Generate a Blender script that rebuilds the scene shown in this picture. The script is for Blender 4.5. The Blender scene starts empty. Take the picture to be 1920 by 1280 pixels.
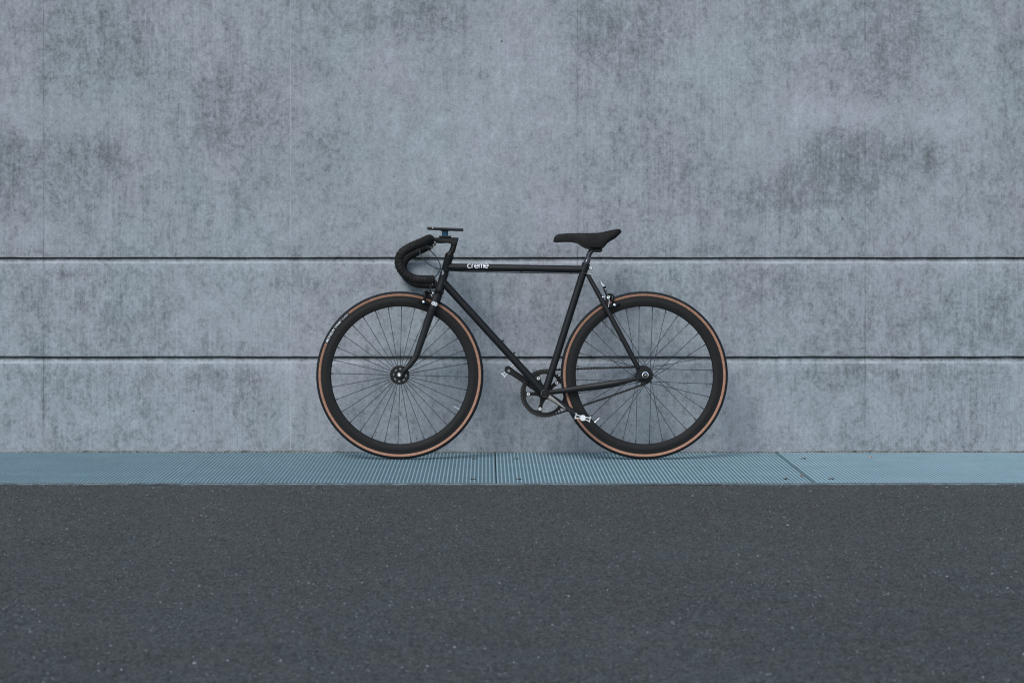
import bpy, bmesh, math, random
from mathutils import Vector, Matrix
R = math.radians
PI = math.pi
sc = bpy.context.scene
COL = sc.collection

# ------------------------------------------------------------------ camera, sky, sun, exposure
CAM_D, CAM_H, FPX = 10.0, 0.94, 85.0 / 36.0 * 1920        # wall distance, eye height, focal length in photo pixels
cd = bpy.data.cameras.new("camera"); cam = bpy.data.objects.new("camera", cd); COL.objects.link(cam)
cam.location = (0, -CAM_D, CAM_H); cam.rotation_euler = (R(90), 0, 0)
cd.lens = 85; cd.sensor_width = 36; cd.sensor_fit = 'HORIZONTAL'
cd.shift_x = 49 / 1920; cd.shift_y = -219 / 1920
cd.clip_start = 0.1; cd.clip_end = 400
cd.dof.use_dof = True; cd.dof.focus_distance = 9.75; cd.dof.aperture_fstop = 8.0
sc.camera = cam
SUN_EL, SUN_AZ = 46.0, 204.0                               # azimuth from +Y towards +X
w = bpy.data.worlds.new("World"); sc.world = w; w.use_nodes = True
nt = w.node_tree; nt.nodes.clear()
sky = nt.nodes.new('ShaderNodeTexSky'); sky.sky_type = 'NISHITA'; sky.sun_disc = False
sky.sun_elevation = R(SUN_EL); sky.sun_rotation = R(SUN_AZ); sky.air_density = 1.0; sky.dust_density = 1.0; sky.ozone_density = 1.0
bg = nt.nodes.new('ShaderNodeBackground'); bg.inputs[1].default_value = 0.085
wo = nt.nodes.new('ShaderNodeOutputWorld')
nt.links.new(sky.outputs[0], bg.inputs[0]); nt.links.new(bg.outputs[0], wo.inputs[0])
sl = bpy.data.lights.new("sun", 'SUN'); sl.energy = 1.25; sl.angle = R(26); sl.color = (1.0, 0.985, 0.96)
so = bpy.data.objects.new("sun", sl); COL.objects.link(so)
sd = Vector((math.sin(R(SUN_AZ)) * math.cos(R(SUN_EL)), math.cos(R(SUN_AZ)) * math.cos(R(SUN_EL)), math.sin(R(SUN_EL))))
so.rotation_euler = sd.to_track_quat('Z', 'Y').to_euler(); so.location = sd * 20
sc.view_settings.view_transform = 'Standard'; sc.view_settings.look = 'None'
sc.view_settings.exposure = 1.04; sc.view_settings.gamma = 1.0; sc.view_settings.use_curve_mapping = False
sc.render.engine = 'CYCLES'; sc.cycles.filter_width = 1.15

# ------------------------------------------------------------------ node helpers
class NB:
    def __init__(s, name):
        s.m = bpy.data.materials.new(name); s.m.use_nodes = True; s.t = s.m.node_tree
        s.b = s.t.nodes['Principled BSDF']; s.tc = s.t.nodes.new('ShaderNodeTexCoord').outputs['Object']
    def n(s, typ, **kw):
        o = s.t.nodes.new(typ)
        for k, v in kw.items(): setattr(o, k, v)
        return o
    def put(s, node, idx, v):
        if hasattr(v, 'is_output'): s.t.links.new(v, node.inputs[idx])
        else: node.inputs[idx].default_value = v
    def math(s, op, a, b=0.0, c=None, clamp=False):
        o = s.n('ShaderNodeMath', operation=op); o.use_clamp = clamp
        s.put(o, 0, a); s.put(o, 1, b)
        if c is not None: s.put(o, 2, c)
        return o.outputs[0]
    def mapping(s, scale, loc=(0, 0, 0), vec=None):
        o = s.n('ShaderNodeMapping'); s.put(o, 0, vec or s.tc); o.inputs[1].default_value = loc; o.inputs[3].default_value = scale
        return o.outputs[0]
    def noise(s, scale, detail=4, rough=0.55, vec=None, dist=0.0):
        o = s.n('ShaderNodeTexNoise'); s.put(o, 'Vector', vec or s.tc)
        o.inputs['Scale'].default_value = scale; o.inputs['Detail'].default_value = detail
        o.inputs['Roughness'].default_value = rough; o.inputs['Distortion'].default_value = dist
        return o.outputs[0]
    def ramp(s, v, a, b, lo=0.0, hi=1.0, smooth=True):
        o = s.n('ShaderNodeMapRange'); o.interpolation_type = 'SMOOTHSTEP' if smooth else 'LINEAR'; o.clamp = True
        s.put(o, 0, v); o.inputs[1].default_value = a; o.inputs[2].default_value = b; o.inputs[3].default_value = lo; o.inputs[4].default_value = hi
        return o.outputs[0]
    def mix(s, f, a, b, blend='MIX'):
        o = s.n('ShaderNodeMix', data_type='RGBA', blend_type=blend)
        s.put(o, 0, f)
        for i, v in ((6, a), (7, b)):
            if hasattr(v, 'is_output'): s.t.links.new(v, o.inputs[i])
            else: o.inputs[i].default_value = (*v, 1)
        return o.outputs[2]
    def attr(s, name):
        o = s.n('ShaderNodeAttribute'); o.attribute_name = name; return o.outputs['Fac']
    def vor(s, scale, vec=None, rnd=1.0):
        o = s.n('ShaderNodeTexVoronoi'); s.put(o, 'Vector', vec or s.tc); o.inputs['Scale'].default_value = scale
        o.inputs['Randomness'].default_value = rnd
        return o.outputs['Distance'], o.outputs['Color']
    def bump(s, h, dist, strength=1.0, normal=None):
        o = s.n('ShaderNodeBump'); o.inputs['Strength'].default_value = strength; o.inputs['Distance'].default_value = dist
        s.put(o, 'Height', h)
        if normal is not None: s.t.links.new(normal, o.inputs['Normal'])
        return o.outputs[0]
    def out(s, col=None, rough=None, metal=None, normal=None, spec=None, coat=None):
        if col is not None:
            if hasattr(col, 'is_output'): s.t.links.new(col, s.b.inputs['Base Color'])
            else: s.b.inputs['Base Color'].default_value = (*col, 1)
        if rough is not None: s.put(s.b, 'Roughness', rough)
        if metal is not None: s.put(s.b, 'Metallic', metal)
        if spec is not None: s.put(s.b, 'Specular IOR Level', spec)
        if coat is not None: s.put(s.b, 'Coat Weight', coat)
        if normal is not None: s.t.links.new(normal, s.b.inputs['Normal'])
        return s.m

def simple(name, col, rough, metal=0.0, spec=0.5, vary=0.12, scale=40, bump=0.0, coat=0.0):
    b = NB(name)
    n = b.noise(scale, 5, 0.6)
    c = b.mix(b.ramp(n, 0.3, 0.7), tuple(x * (1 - vary) for x in col), tuple(min(1, x * (1 + vary)) for x in col))
    r = b.ramp(b.noise(scale * 0.4, 3), 0.3, 0.7, rough * 0.85, min(1, rough * 1.15))
    nm = b.bump(b.noise(scale * 12, 3), bump) if bump else None
    return b.out(c, r, metal, nm, spec, coat)

# ---- concrete
def concrete():
    b = NB("concrete")
    st = b.attr("stain_shade")
    sep = b.n('ShaderNodeSeparateXYZ'); b.put(sep, 0, b.tc); X, Y, Z = sep.outputs
    big = b.noise(1.3, 3, 0.5, b.mapping((1, 1, 0.7), (3.1, 0, 1.7)))
    mid = b.noise(7.0, 8, 0.66, b.mapping((1, 1, 0.75)), 0.5)
    mot = b.noise(26.0, 9, 0.72, b.mapping((1, 1, 0.8)))
    fine = b.noise(120.0, 5, 0.7)
    streak = b.noise(1.0, 5, 0.62, b.mapping((95, 20, 2.6)))
    streak2 = b.noise(1.0, 6, 0.7, b.mapping((300, 40, 7)))
    streakw = b.noise(1.0, 4, 0.55, b.mapping((14, 5, 0.9)))
    smask = b.ramp(b.noise(1.1, 2, 0.5, b.mapping((1, 1, 0.6), (9, 2, 4))), 0.35, 0.62)
    # lightness
    mot2 = b.noise(62.0, 8, 0.75, b.mapping((1, 1, 0.85), (7, 0, 3)))
    mid2 = b.noise(15.0, 7, 0.70, b.mapping((1, 1, 0.7), (0, 4, 6)))
    def add(v, n, k): return b.math('MULTIPLY_ADD', b.math('SUBTRACT', n, 0.5), k, v)
    v = add(0.555, big, 0.26)
    v = add(v, mid, 0.46); v = add(v, mid2, 0.40); v = add(v, mot, 0.50); v = add(v, mot2, 0.82); v = add(v, fine, 0.80); v = add(v, streakw, 0.24)
    v = b.math('MULTIPLY_ADD', b.math('SUBTRACT', streak, 0.5), b.ramp(smask, 0, 1, 0.10, 0.38), v)
    v = b.math('MULTIPLY_ADD', b.math('SUBTRACT', streak2, 0.5), b.ramp(smask, 0, 1, 0.22, 0.50), v)
    # stains and painted shadow: the map of where they are, broken up into crisp mottling and short runs
    brk = add(add(add(add(0.0, mot, 2.2), mid2, 2.0), mot2, 2.4), streak, 0.5)
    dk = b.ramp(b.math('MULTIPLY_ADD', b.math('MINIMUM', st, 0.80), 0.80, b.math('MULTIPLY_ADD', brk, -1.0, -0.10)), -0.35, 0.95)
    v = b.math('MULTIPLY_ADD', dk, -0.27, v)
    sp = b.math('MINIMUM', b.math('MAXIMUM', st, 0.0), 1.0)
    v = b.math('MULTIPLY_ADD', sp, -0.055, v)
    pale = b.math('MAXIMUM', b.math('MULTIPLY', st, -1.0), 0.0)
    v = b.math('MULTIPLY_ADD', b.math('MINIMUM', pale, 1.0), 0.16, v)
    lt = b.ramp(b.math('MULTIPLY_ADD', pale, 0.5, add(add(0.0, mot2, 1.7), mid2, 1.4)), 0.22, 0.70)   # lime bloom
    v = b.math('MULTIPLY_ADD', lt, 0.16, v)
    vv = b.ramp(v, 0.0, 1.0, 0, 1, False)
    col = b.mix(vv, (0.095, 0.103, 0.108), (0.372, 0.394, 0.424))
    hue = b.ramp(b.noise(2.2, 6, 0.6, b.mapping((1, 1, 0.8), (5, 5, 5))), 0.35, 0.66)
    col = b.mix(hue, b.mix(0.65, col, (0.93, 1.02, 1.0), 'MULTIPLY'), b.mix(0.65, col, (0.99, 0.99, 1.01), 'MULTIPLY'))
    hue2 = b.ramp(b.noise(9, 6, 0.7, b.mapping((1, 1, 0.8), (1, 7, 2))), 0.55, 0.75)
    col = b.mix(b.math('MULTIPLY', hue2, 0.4), col, (1.07, 0.98, 0.95), 'MULTIPLY')
    # air holes, sparse
    d, c = b.vor(17.0, b.mapping((1, 1, 1)))
    sepc = b.n('ShaderNodeSeparateColor'); b.t.links.new(c, sepc.inputs[0])
    cluster = b.ramp(b.noise(1.6, 2, 0.5, b.mapping((1, 1, 1), (2, 8, 3))), 0.50, 0.66)
    pick = b.math('LESS_THAN', sepc.outputs[0], b.math('MULTIPLY_ADD', cluster, 0.55, 0.08))
    rad = b.math('MULTIPLY', b.math('MULTIPLY', sepc.outputs[1], sepc.outputs[1]), 0.045)
    hole = b.math('MULTIPLY', b.math('LESS_THAN', d, b.math('ADD', rad, 0.020)), pick)
    col = b.mix(b.math('MULTIPLY', hole, 0.8), col, (0.03, 0.032, 0.035))
    # formwork seams (fine upright lines left by the shutter boards)
    seam = None
    for u, wd, k in ((82, 0.0018, 0.6), (545, 0.0015, -0.5), (1083, 0.0018, 0.42), (1622, 0.0018, 0.55), (318, .0012, .2), (828, .0012, -.2), (905, .001, -.2), (1354, .0012, .25)):
        x0 = (u - 911) / 453.3
        q = b.ramp(b.math('ABSOLUTE', b.math('SUBTRACT', X, x0)), 0.0, wd * 2.2, k, 0.0)
        seam = q if seam is None else b.math('ADD', seam, q)
    brks = b.ramp(b.noise(1.0, 3, 0.6, b.mapping((3, 1, 7))), 0.35, 0.6)
    seam = b.math('MULTIPLY', seam, brks)
    col = b.mix(b.math('MAXIMUM', seam, 0.0), col, (0.06, 0.065, 0.07))
    col = b.mix(b.math('MAXIMUM', b.math('MULTIPLY', seam, -1), 0.0), col, (0.42, 0.44, 0.48))
    h = b.math('SUBTRACT', b.math('ADD', b.math('MULTIPLY', fine, 0.5), b.math('MULTIPLY', mot, 0.8)), b.math('MULTIPLY', hole, 2.0))
    h = b.math('SUBTRACT', h, seam)
    nm = b.bump(h, 0.0012, 0.8)
    return b.out(col, b.ramp(mid, 0.3, 0.7, 0.75, 0.92), 0, nm, 0.3)
M_CONC = concrete()

def asphalt():
    b = NB("asphalt")
    d, c = b.vor(190)
    sepc = b.n('ShaderNodeSeparateColor'); b.t.links.new(c, sepc.inputs[0])
    g1 = b.noise(300, 4, 0.75); g2 = b.noise(60, 5, 0.7); g3 = b.noise(11, 5, 0.65); g4 = b.noise(1.4, 4, 0.55, b.mapping((1, .6, 1)))
    v = b.math('MULTIPLY_ADD', b.math('SUBTRACT', g1, 0.5), 2.6, 0.50)
    v = b.math('MULTIPLY_ADD', b.math('SUBTRACT', sepc.outputs[0], 0.5), 0.9, v)
    v = b.math('MULTIPLY_ADD', b.math('SUBTRACT', g2, 0.5), 1.6, v)
    v = b.math('MULTIPLY_ADD', b.math('SUBTRACT', b.noise(130, 4, 0.75, b.mapping((1, .35, 1))), 0.5), 2.6, v)
    v = b.math('MULTIPLY_ADD', b.math('SUBTRACT', g3, 0.5), 0.55, v)
    v = b.math('MULTIPLY_ADD', b.math('SUBTRACT', g4, 0.5), 0.45, v)
    col = b.mix(b.ramp(v, 0.0, 1.0, 0, 1, False), (0.0090, 0.0100, 0.0093), (0.076, 0.083, 0.077))
    hue = b.ramp(b.noise(5, 5, 0.65, b.mapping((1, .7, 1), (4, 4, 4))), 0.38, 0.64)
    col = b.mix(hue, b.mix(1.0, col, (1.0, 0.98, 0.98), 'MULTIPLY'), b.mix(1.0, col, (0.93, 1.03, 1.06), 'MULTIPLY'))
    rust = b.ramp(b.noise(14, 4, 0.6, b.mapping((1, 1, 1), (8, 1, 0))), 0.66, 0.76)
    col = b.mix(b.math('MULTIPLY', rust, 0.2), col, (0.085, 0.06, 0.045))
    d2, c2 = b.vor(46)                                       # pale stone chips showing in the surface
    s2 = b.n('ShaderNodeSeparateColor'); b.t.links.new(c2, s2.inputs[0])
    chip = b.math('MULTIPLY', b.math('LESS_THAN', d2, b.math('MULTIPLY_ADD', s2.outputs[1], 0.14, 0.05)), b.math('LESS_THAN', s2.outputs[0], 0.035))
    col = b.mix(b.math('MULTIPLY', chip, 0.8), col, (0.32, 0.36, 0.40))
    d3, c3 = b.vor(105)
    s3 = b.n('ShaderNodeSeparateColor'); b.t.links.new(c3, s3.inputs[0])
    chip3 = b.math('MULTIPLY', b.math('LESS_THAN', d3, 0.28), b.math('LESS_THAN', s3.outputs[0], 0.05))
    col = b.mix(b.math('MULTIPLY', chip3, 0.7), col, (0.20, 0.24, 0.26))
    h = b.math('ADD', b.math('MULTIPLY', d, -0.8), b.math('MULTIPLY', g1, 0.7))
    h = b.math('ADD', h, b.math('MULTIPLY', g2, 0.8))
    return b.out(col, 0.78, 0, b.bump(h, 0.0022, 0.8), 0.40)
M_ASPH = asphalt()

def plate_mat(name, lo, hi):
    b = NB(name)
    v = b.math('MULTIPLY_ADD', b.math('SUBTRACT', b.noise(300, 4, 0.7), 0.5), 0.9, 0.5)
    v = b.math('MULTIPLY_ADD', b.math('SUBTRACT', b.noise(45, 5, 0.7), 0.5), 0.8, v)
    v = b.math('MULTIPLY_ADD', b.math('SUBTRACT', b.noise(3, 4, 0.6, b.mapping((1, 2.5, 1))), 0.5), 0.9, v)
    col = b.mix(b.ramp(v, 0, 1, 0, 1, False), lo, hi)
    dirt = b.ramp(b.noise(7, 6, 0.7, b.mapping((1, 3, 1), (3, 3, 3))), 0.56, 0.72)
    sep = b.n('ShaderNodeSeparateXYZ'); b.put(sep, 0, b.tc)
    back = b.ramp(sep.outputs[1], -0.35, -0.02)
    dirt = b.math('MULTIPLY', dirt, b.ramp(back, 0, 1, 0.25, 0.85))
    col = b.mix(dirt, col, (0.10, 0.13, 0.135))
    oi = b.n('ShaderNodeObjectInfo').outputs['Random']
    hv = b.n('ShaderNodeHueSaturation'); b.put(hv, 'Value', b.ramp(oi, 0, 1, 0.88, 1.12, False)); b.put(hv, 'Saturation', 0.90); b.t.links.new(col, hv.inputs['Color']); col = hv.outputs[0]
    return b.out(col, 0.6, 0.0, b.bump(b.noise(220, 3, 0.6), 0.0006, 0.6), 0.4)
M_PLATE = plate_mat("painted_plate", (0.046, 0.108, 0.130), (0.100, 0.192, 0.225))
M_RIB = plate_mat("pale_rib", (0.180, 0.298, 0.345), (0.310, 0.450, 0.500))  # ribs a paler tone than the plate between them
M_STRIP = simple("edge_strip_steel", (0.105, 0.125, 0.130), 0.7, vary=0.5, scale=25, bump=0.001)
def stone_mat():
    b = NB("asphalt_stone"); t = b.attr("tone")
    col = b.mix(t, (0.012, 0.0128, 0.0120), (0.107, 0.115, 0.108))
    lf = b.noise(2.4, 5, 0.65); col = b.mix(b.ramp(lf, 0.36, 0.64), b.mix(1.0, col, (0.86, 0.86, 0.84), 'MULTIPLY'), b.mix(1.0, col, (1.06, 1.13, 1.19), 'MULTIPLY'))
    t2 = b.attr("tint")
    col = b.mix(b.ramp(t2, 0.0, 0.25, 0.5, 0.0), col, (0.055, 0.085, 0.095)); col = b.mix(b.ramp(t2, 0.93, 0.97, 0.0, 0.8), col, (0.085, 0.055, 0.045)); col = b.mix(b.ramp(t2, 0.982, 0.986, 0.0, 0.8), col, (0.34, 0.37, 0.40))
    return b.out(col, 0.75, 0, None, 0.35)
M_STONE = stone_mat()
M_DIRT = simple("packed_dirt", (0.115, 0.125, 0.115), 0.95, vary=0.6, scale=60, bump=0.002)
M_BED = simple("dark_bed", (0.03, 0.032, 0.033), 0.9, scale=30)
M_SOIL = simple("packed_ground", (0.09, 0.085, 0.075), 0.95, scale=8, bump=0.002)
M_FRAME = simple("matte_black_paint", (0.0070, 0.0080, 0.0086), 0.52, spec=0.26, vary=0.10, scale=25)
M_RIM = simple("rim_black", (0.0070, 0.0070, 0.0068), 0.50, spec=0.22, vary=0.08, scale=30)
M_TREAD = simple("tyre_rubber", (0.0085, 0.0105, 0.0120), 0.72, spec=0.25, vary=0.2, scale=70, bump=0.0004)
M_TAN = simple("tan_sidewall", (0.310, 0.160, 0.102), 0.72, spec=0.3, vary=0.16, scale=110, bump=0.0002)
M_BLK = simple("black_anodised", (0.0065, 0.0065, 0.006), 0.40, spec=0.26, vary=0.1)
M_GLOSS = simple("gloss_black_alloy", (0.0060, 0.0060, 0.0060), 0.26, spec=0.28, vary=0.05, coat=0.0)
M_CHAIN = simple("oiled_chain", (0.013, 0.012, 0.010), 0.5, metal=0.2, vary=0.3, scale=200)
M_SPOKE = simple("black_spoke", (0.009, 0.012, 0.015), 0.4, vary=0.1)
M_CHROME = simple("polished_steel", (0.80, 0.81, 0.82), 0.20, metal=1.0, vary=0.05)
M_ALU = simple("polished_alloy", (0.78, 0.79, 0.80), 0.34, metal=0.75, vary=0.06)
M_PALE_ALLOY = simple("pale_alloy_face", (0.24, 0.235, 0.22), 0.33, metal=0.7, vary=0.12, scale=60)
M_DULL = simple("dull_steel", (0.25, 0.25, 0.25), 0.4, metal=0.8, vary=0.1)
M_WHITE = simple("white_print", (0.78, 0.80, 0.82), 0.6, vary=0.03)
M_SILVERP = simple("silver_print", (0.62, 0.66, 0.70), 0.5, vary=0.05)
M_TAPE = simple("bar_tape", (0.0062, 0.0058, 0.0052), 0.80, spec=0.3, vary=0.2, scale=90, bump=0.0006)
M_SADDLE = simple("saddle_cover", (0.0075, 0.0072, 0.0066), 0.68, spec=0.22, vary=0.12, scale=60, bump=0.0003)
M_CABLE = simple("cable_housing", (0.016, 0.021, 0.024), 0.35, spec=0.5)
M_CABLES = simple("silver_housing", (0.55, 0.56, 0.57), 0.35, metal=0.6)
M_BLUE = simple("blue_mount", (0.003, 0.095, 0.165), 0.45)
M_PHONE = simple("phone_case", (0.011, 0.011, 0.011), 0.5)
M_LEAF = simple("dry_leaf", (0.22, 0.12, 0.075), 0.9, vary=0.4, scale=80)
M_LEAFP = simple("pale_petal", (0.45, 0.31, 0.29), 0.9, vary=0.2, scale=80)
M_GRIT = simple("pale_grit", (0.42, 0.44, 0.46), 0.9, vary=0.3, scale=80)

# ------------------------------------------------------------------ mesh helpers
def link(name, verts, faces, mat, parent=None, smooth=True, sharp=35, loc=None):
    me = bpy.data.meshes.new(name); me.from_pydata([tuple(v) for v in verts], [], faces)
    bm = bmesh.new(); bm.from_mesh(me); bmesh.ops.recalc_face_normals(bm, faces=bm.faces); bm.to_mesh(me); bm.free()
    me.materials.append(mat)
    if smooth:
        me.polygons.foreach_set('use_smooth', [True] * len(me.polygons)); me.set_sharp_from_angle(angle=R(sharp))
    me.update()
    o = bpy.data.objects.new(name, me); COL.objects.link(o)
    if parent: o.parent = parent
    if loc: o.location = loc
    return o

def empty(name, loc=(0, 0, 0), parent=None):
    o = bpy.data.objects.new(name, None); COL.objects.link(o); o.location = loc; o.empty_display_size = 0.05
    if parent: o.parent = parent
    return o

def tag(o, label=None, cat=None, kind=None, group=None):
    if label: o['label'] = label
    if cat: o['category'] = cat
    if kind: o['kind'] = kind
    if group: o['group'] = group
    return o

class MB:
    def __init__(s): s.v = []; s.f = []
    def add(s, vs, fs):
        k = len(s.v); s.v += [Vector(v) for v in vs]; s.f += [[i + k for i in f] for f in fs]
    def tube(s, pts, rad, n=14, caps=True, flat=None, closed=False):
        """swept tube; rad: number or list; flat: list of (ra, rb) half axes (in-plane, along y)"""
        pts = [Vector(p) for p in pts]; m = len(pts); vs = []
        up = None
        for i, p in enumerate(pts):
            if closed: t = pts[(i + 1) % m] - pts[i - 1]
            else: t = pts[min(i + 1, m - 1)] - pts[max(i - 1, 0)]
            t.normalize()
            if up is None:
                up = Vector((0, 1, 0)) if abs(t.y) < 0.9 else Vector((1, 0, 0))
            a = (up - t * up.dot(t))
            if a.length < 1e-6: a = Vector((1, 0, 0))
            a.normalize(); up = a; bdir = t.cross(a)
            for k in range(n):
                an = 2 * PI * k / n
                if flat: rb, ra = flat[i][1], flat[i][0]
                else:
                    r = rad[i] if isinstance(rad, (list, tuple)) else rad; ra = rb = r
                vs.append(p + a * math.cos(an) * rb + bdir * math.sin(an) * ra)
        fs = []
        rng = m if closed else m - 1
        for i in range(rng):
            for k in range(n):
                j = (i + 1) % m
                fs.append([i * n + k, i * n + (k + 1) % n, j * n + (k + 1) % n, j * n + k])
        if caps and not closed:
            fs.append(list(range(n))); fs.append([(m - 1) * n + k for k in range(n)][::-1])
        s.add(vs, fs)
    def cyl(s, p0, p1, r, n=20, r1=None):
        s.tube([p0, p1], [r, r if r1 is None else r1], n)
    def lathe(s, prof, c=(0, 0, 0), n=96, a0=0.0, a1=2 * PI, closed_prof=True):
        """prof: list of (radius, y) round the y axis through c"""
        full = abs(a1 - a0 - 2 * PI) < 1e-6; m = len(prof); vs = []
        steps = n if full else n + 1
        for i in range(steps):
            an = a0 + (a1 - a0) * i / n
            for r, y in prof: vs.append((c[0] + r * math.cos(an), c[1] + y, c[2] + r * math.sin(an)))
        fs = []
        for i in range(n):
            j = (i + 1) % steps
            for k in range(m if closed_prof else m - 1):
                l = (k + 1) % m; fs.append([i * m + k, i * m + l, j * m + l, j * m + k])
        if not full and closed_prof:
            fs.append(list(range(m))); fs.append([n * m + k for k in range(m)])
        s.add(vs, fs)
    def prism(s, poly, y0, y1, c=(0, 0, 0), rot=0.0):
        """poly in (x, z), extruded from y0 to y1"""
        m = len(poly); ca, sa = math.cos(rot), math.sin(rot)
        P = [(c[0] + x * ca - z * sa, c[2] + x * sa + z * ca) for x, z in poly]
        vs = [(x, c[1] + y0, z) for x, z in P] + [(x, c[1] + y1, z) for x, z in P]
        s.add(vs, [list(range(m)), list(range(m, 2 * m))] + [[i, (i + 1) % m, m + (i + 1) % m, m + i] for i in range(m)])
    def box(s, lo, hi):
        x0, y0, z0 = lo; x1, y1, z1 = hi
        s.add([(x0, y0, z0), (x1, y0, z0), (x1, y1, z0), (x0, y1, z0), (x0, y0, z1), (x1, y0, z1), (x1, y1, z1), (x0, y1, z1)],
              [[0, 1, 2, 3], [4, 5, 6, 7], [0, 1, 5, 4], [1, 2, 6, 5], [2, 3, 7, 6], [3, 0, 4, 7]])
    def ball(s, c, r, n=12, sy=1.0):
        vs = []; fs = []
        for i in range(n + 1):
            th = PI * i / n
            for k in range(2 * n):
                ph = PI * k / n
                vs.append((c[0] + r * math.sin(th) * math.cos(ph), c[1] + sy * r * math.cos(th), c[2] + r * math.sin(th) * math.sin(ph)))
        for i in range(n):
            for k in range(2 * n):
                l = (k + 1) % (2 * n); fs.append([i * 2 * n + k, i * 2 * n + l, (i + 1) * 2 * n + l, (i + 1) * 2 * n + k])
        s.add(vs, fs)
    def build(s, name, mat, parent=None, **kw): return link(name, s.v, s.f, mat, parent, **kw)

def spline(pts, per=8):
    """Catmull-Rom through pts"""
    P = [Vector(p) for p in pts]; out = []
    for i in range(len(P) - 1):
        p0 = P[max(i - 1, 0)]; p1 = P[i]; p2 = P[i + 1]; p3 = P[min(i + 2, len(P) - 1)]
        for k in range(per):
            t = k / per
            out.append(0.5 * ((2 * p1) + (p2 - p0) * t + (2 * p0 - 5 * p1 + 4 * p2 - p3) * t * t + (3 * p1 - p0 - 3 * p2 + p3) * t ** 3))
    out.append(P[-1]); return out

def circle(r, n=24, cx=0, cz=0): return [(cx + r * math.cos(2 * PI * i / n), cz + r * math.sin(2 * PI * i / n)) for i in range(n)]

# ------------------------------------------------------------------ the wall
random.seed(5)
ST = [  # (u, v, su, sv, amount): where the photograph's stains (+), pale patches (-) and the bicycle's painted shadow (+) lie on the wall
 (150, 45, 85, 55, .42), (115, 140, 50, 50, .25), (235, 60, 50, 60, .25), (60, 212, 90, 22, -.55), (190, 235, 60, 20, -.25), (8, 330, 20, 60, .75),
 (115, 290, 55, 28, .5), (205, 290, 16, 34, .75), (100, 350, 40, 40, .3), (30, 290, 30, 30, .4), (60, 440, 60, 20, -.3), (250, 430, 40, 25, .15),
 (420, 210, 80, 70, .38), (440, 165, 45, 14, .4), (400, 262, 24, 60, .3), (450, 350, 14, 50, .3), (405, 320, 20, 24, -.7), (590, 182, 26, 18, -.45),
 (450, 130, 60, 40, -.1), (625, 290, 26, 26, .32), (720, 15, 80, 45, .5), (790, 30, 40, 30, .4), (690, 110, 60, 60, -.15), (350, 100, 50, 60, .2),
 (320, 60, 30, 200, -.25), (830, 250, 110, 120, -.28), (740, 350, 90, 60, -.15), (545, 400, 50, 60, -.12), (1020, 80, 60, 120, -.38), (960, 220, 60, 140, -.25),
 (1110, 45, 60, 50, .62), (1092, 80, 16, 80, .45), (1180, 90, 60, 40, .25), (1240, 40, 60, 50, .3), (1330, 90, 50, 90, -.35), (1200, 200, 80, 80, .12),
 (1480, 30, 60, 40, .35), (1560, 60, 40, 90, .15), (1660, 90, 55, 80, .42), (1700, 20, 50, 40, .35), (1600, 216, 110, 20, -.62), (1500, 240, 26, 36, -.5),
 (1420, 290, 50, 30, -.4), (1740, 240, 60, 20, -.4), (1550, 255, 55, 28, .5), (1552, 315, 32, 40, .72), (1500, 350, 36, 34, .8), (1453, 365, 36, 26, .75), (1590, 350, 40, 30, .55),
 (1630, 285, 40, 28, .6), (1690, 292, 32, 26, .45), (1748, 290, 13, 22, .95), (1640, 340, 10, 50, .4), (1250, 350, 70, 40, .22), (1270, 330, 30, 30, .25),
 (1385, 360, 22, 30, .25), (1120, 402, 18, 12, .55), (1060, 410, 50, 20, -.2), (1870, 60, 50, 80, .2), (1895, 170, 26, 100, .28), (1860, 330, 40, 60, .22), (1830, 200, 40, 60, -.15),
 (1380, 430, 60, 20, -.15), (1800, 430, 60, 20, -.2), (520, 450, 80, 30, -.1), (880, 430, 60, 40, -.12),
 (30, 530, 40, 40, .3), (75, 600, 24, 50, .45), (185, 590, 24, 50, .5), (290, 610, 55, 40, .55), (180, 510, 50, 20, .3), (270, 540, 40, 30, .2), (360, 600, 30, 70, -.3), (420, 510, 50, 20, .22),
 (480, 580, 60, 60, -.15), (560, 530, 40, 40, .28), (650, 520, 60, 30, .15), (960, 600, 60, 50, .12), (920, 540, 40, 30, .2), (1170, 560, 50, 40, .2), (1010, 560, 40, 50, .15),
 (1300, 540, 60, 40, .28), (1440, 530, 60, 30, .38), (1540, 560, 50, 60, .15), (1450, 640, 40, 26, -.2), (1500, 640, 20, 20, .4), (1600, 640, 30, 24, .35), (1715, 590, 60, 40, .45), (1830, 620, 40, 30, .5), (1620, 540, 70, 30, -.15), (1890, 560, 40, 50, .3),
 (55, 700, 50, 18, .4), (150, 700, 60, 14, .28), (380, 700, 20, 22, .75), (462, 715, 26, 36, .65), (455, 760, 20, 50, .3), (530, 700, 40, 40, -.3), (230, 770, 50, 50, .25), (560, 780, 60, 40, -.15), (270, 745, 20, 30, .25),
 (1520, 705, 60, 16, .42), (1600, 700, 40, 18, .4), (1700, 694, 60, 12, .45), (1810, 700, 40, 20, .3), (1800, 780, 50, 50, .22), (1640, 835, 120, 9, .4), (950, 835, 60, 9, .3), (1400, 720, 50, 20, -.2),
 (1420, 790, 60, 40, -.2), (960, 740, 50, 40, .12), (930, 800, 100, 40, .12), (150, 842, 200, 6, .35), (190, 812, 60, 10, .15),  # faint entries between the wheels put the bicycle's shadow into the colour
]
for _ in range(90):                                        # beyond the frame the staining goes on
    u = random.choice([random.uniform(-3200, -60), random.uniform(1980, 4900)]); ST.append((u, random.uniform(-1200, 820), random.uniform(20, 100), random.uniform(15, 80), random.uniform(-.5, .7)))
for _ in range(60):
    ST.append((random.uniform(-100, 2000), random.uniform(-1200, -60), random.uniform(20, 100), random.uniform(15, 90), random.uniform(-.5, .6)))
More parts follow.
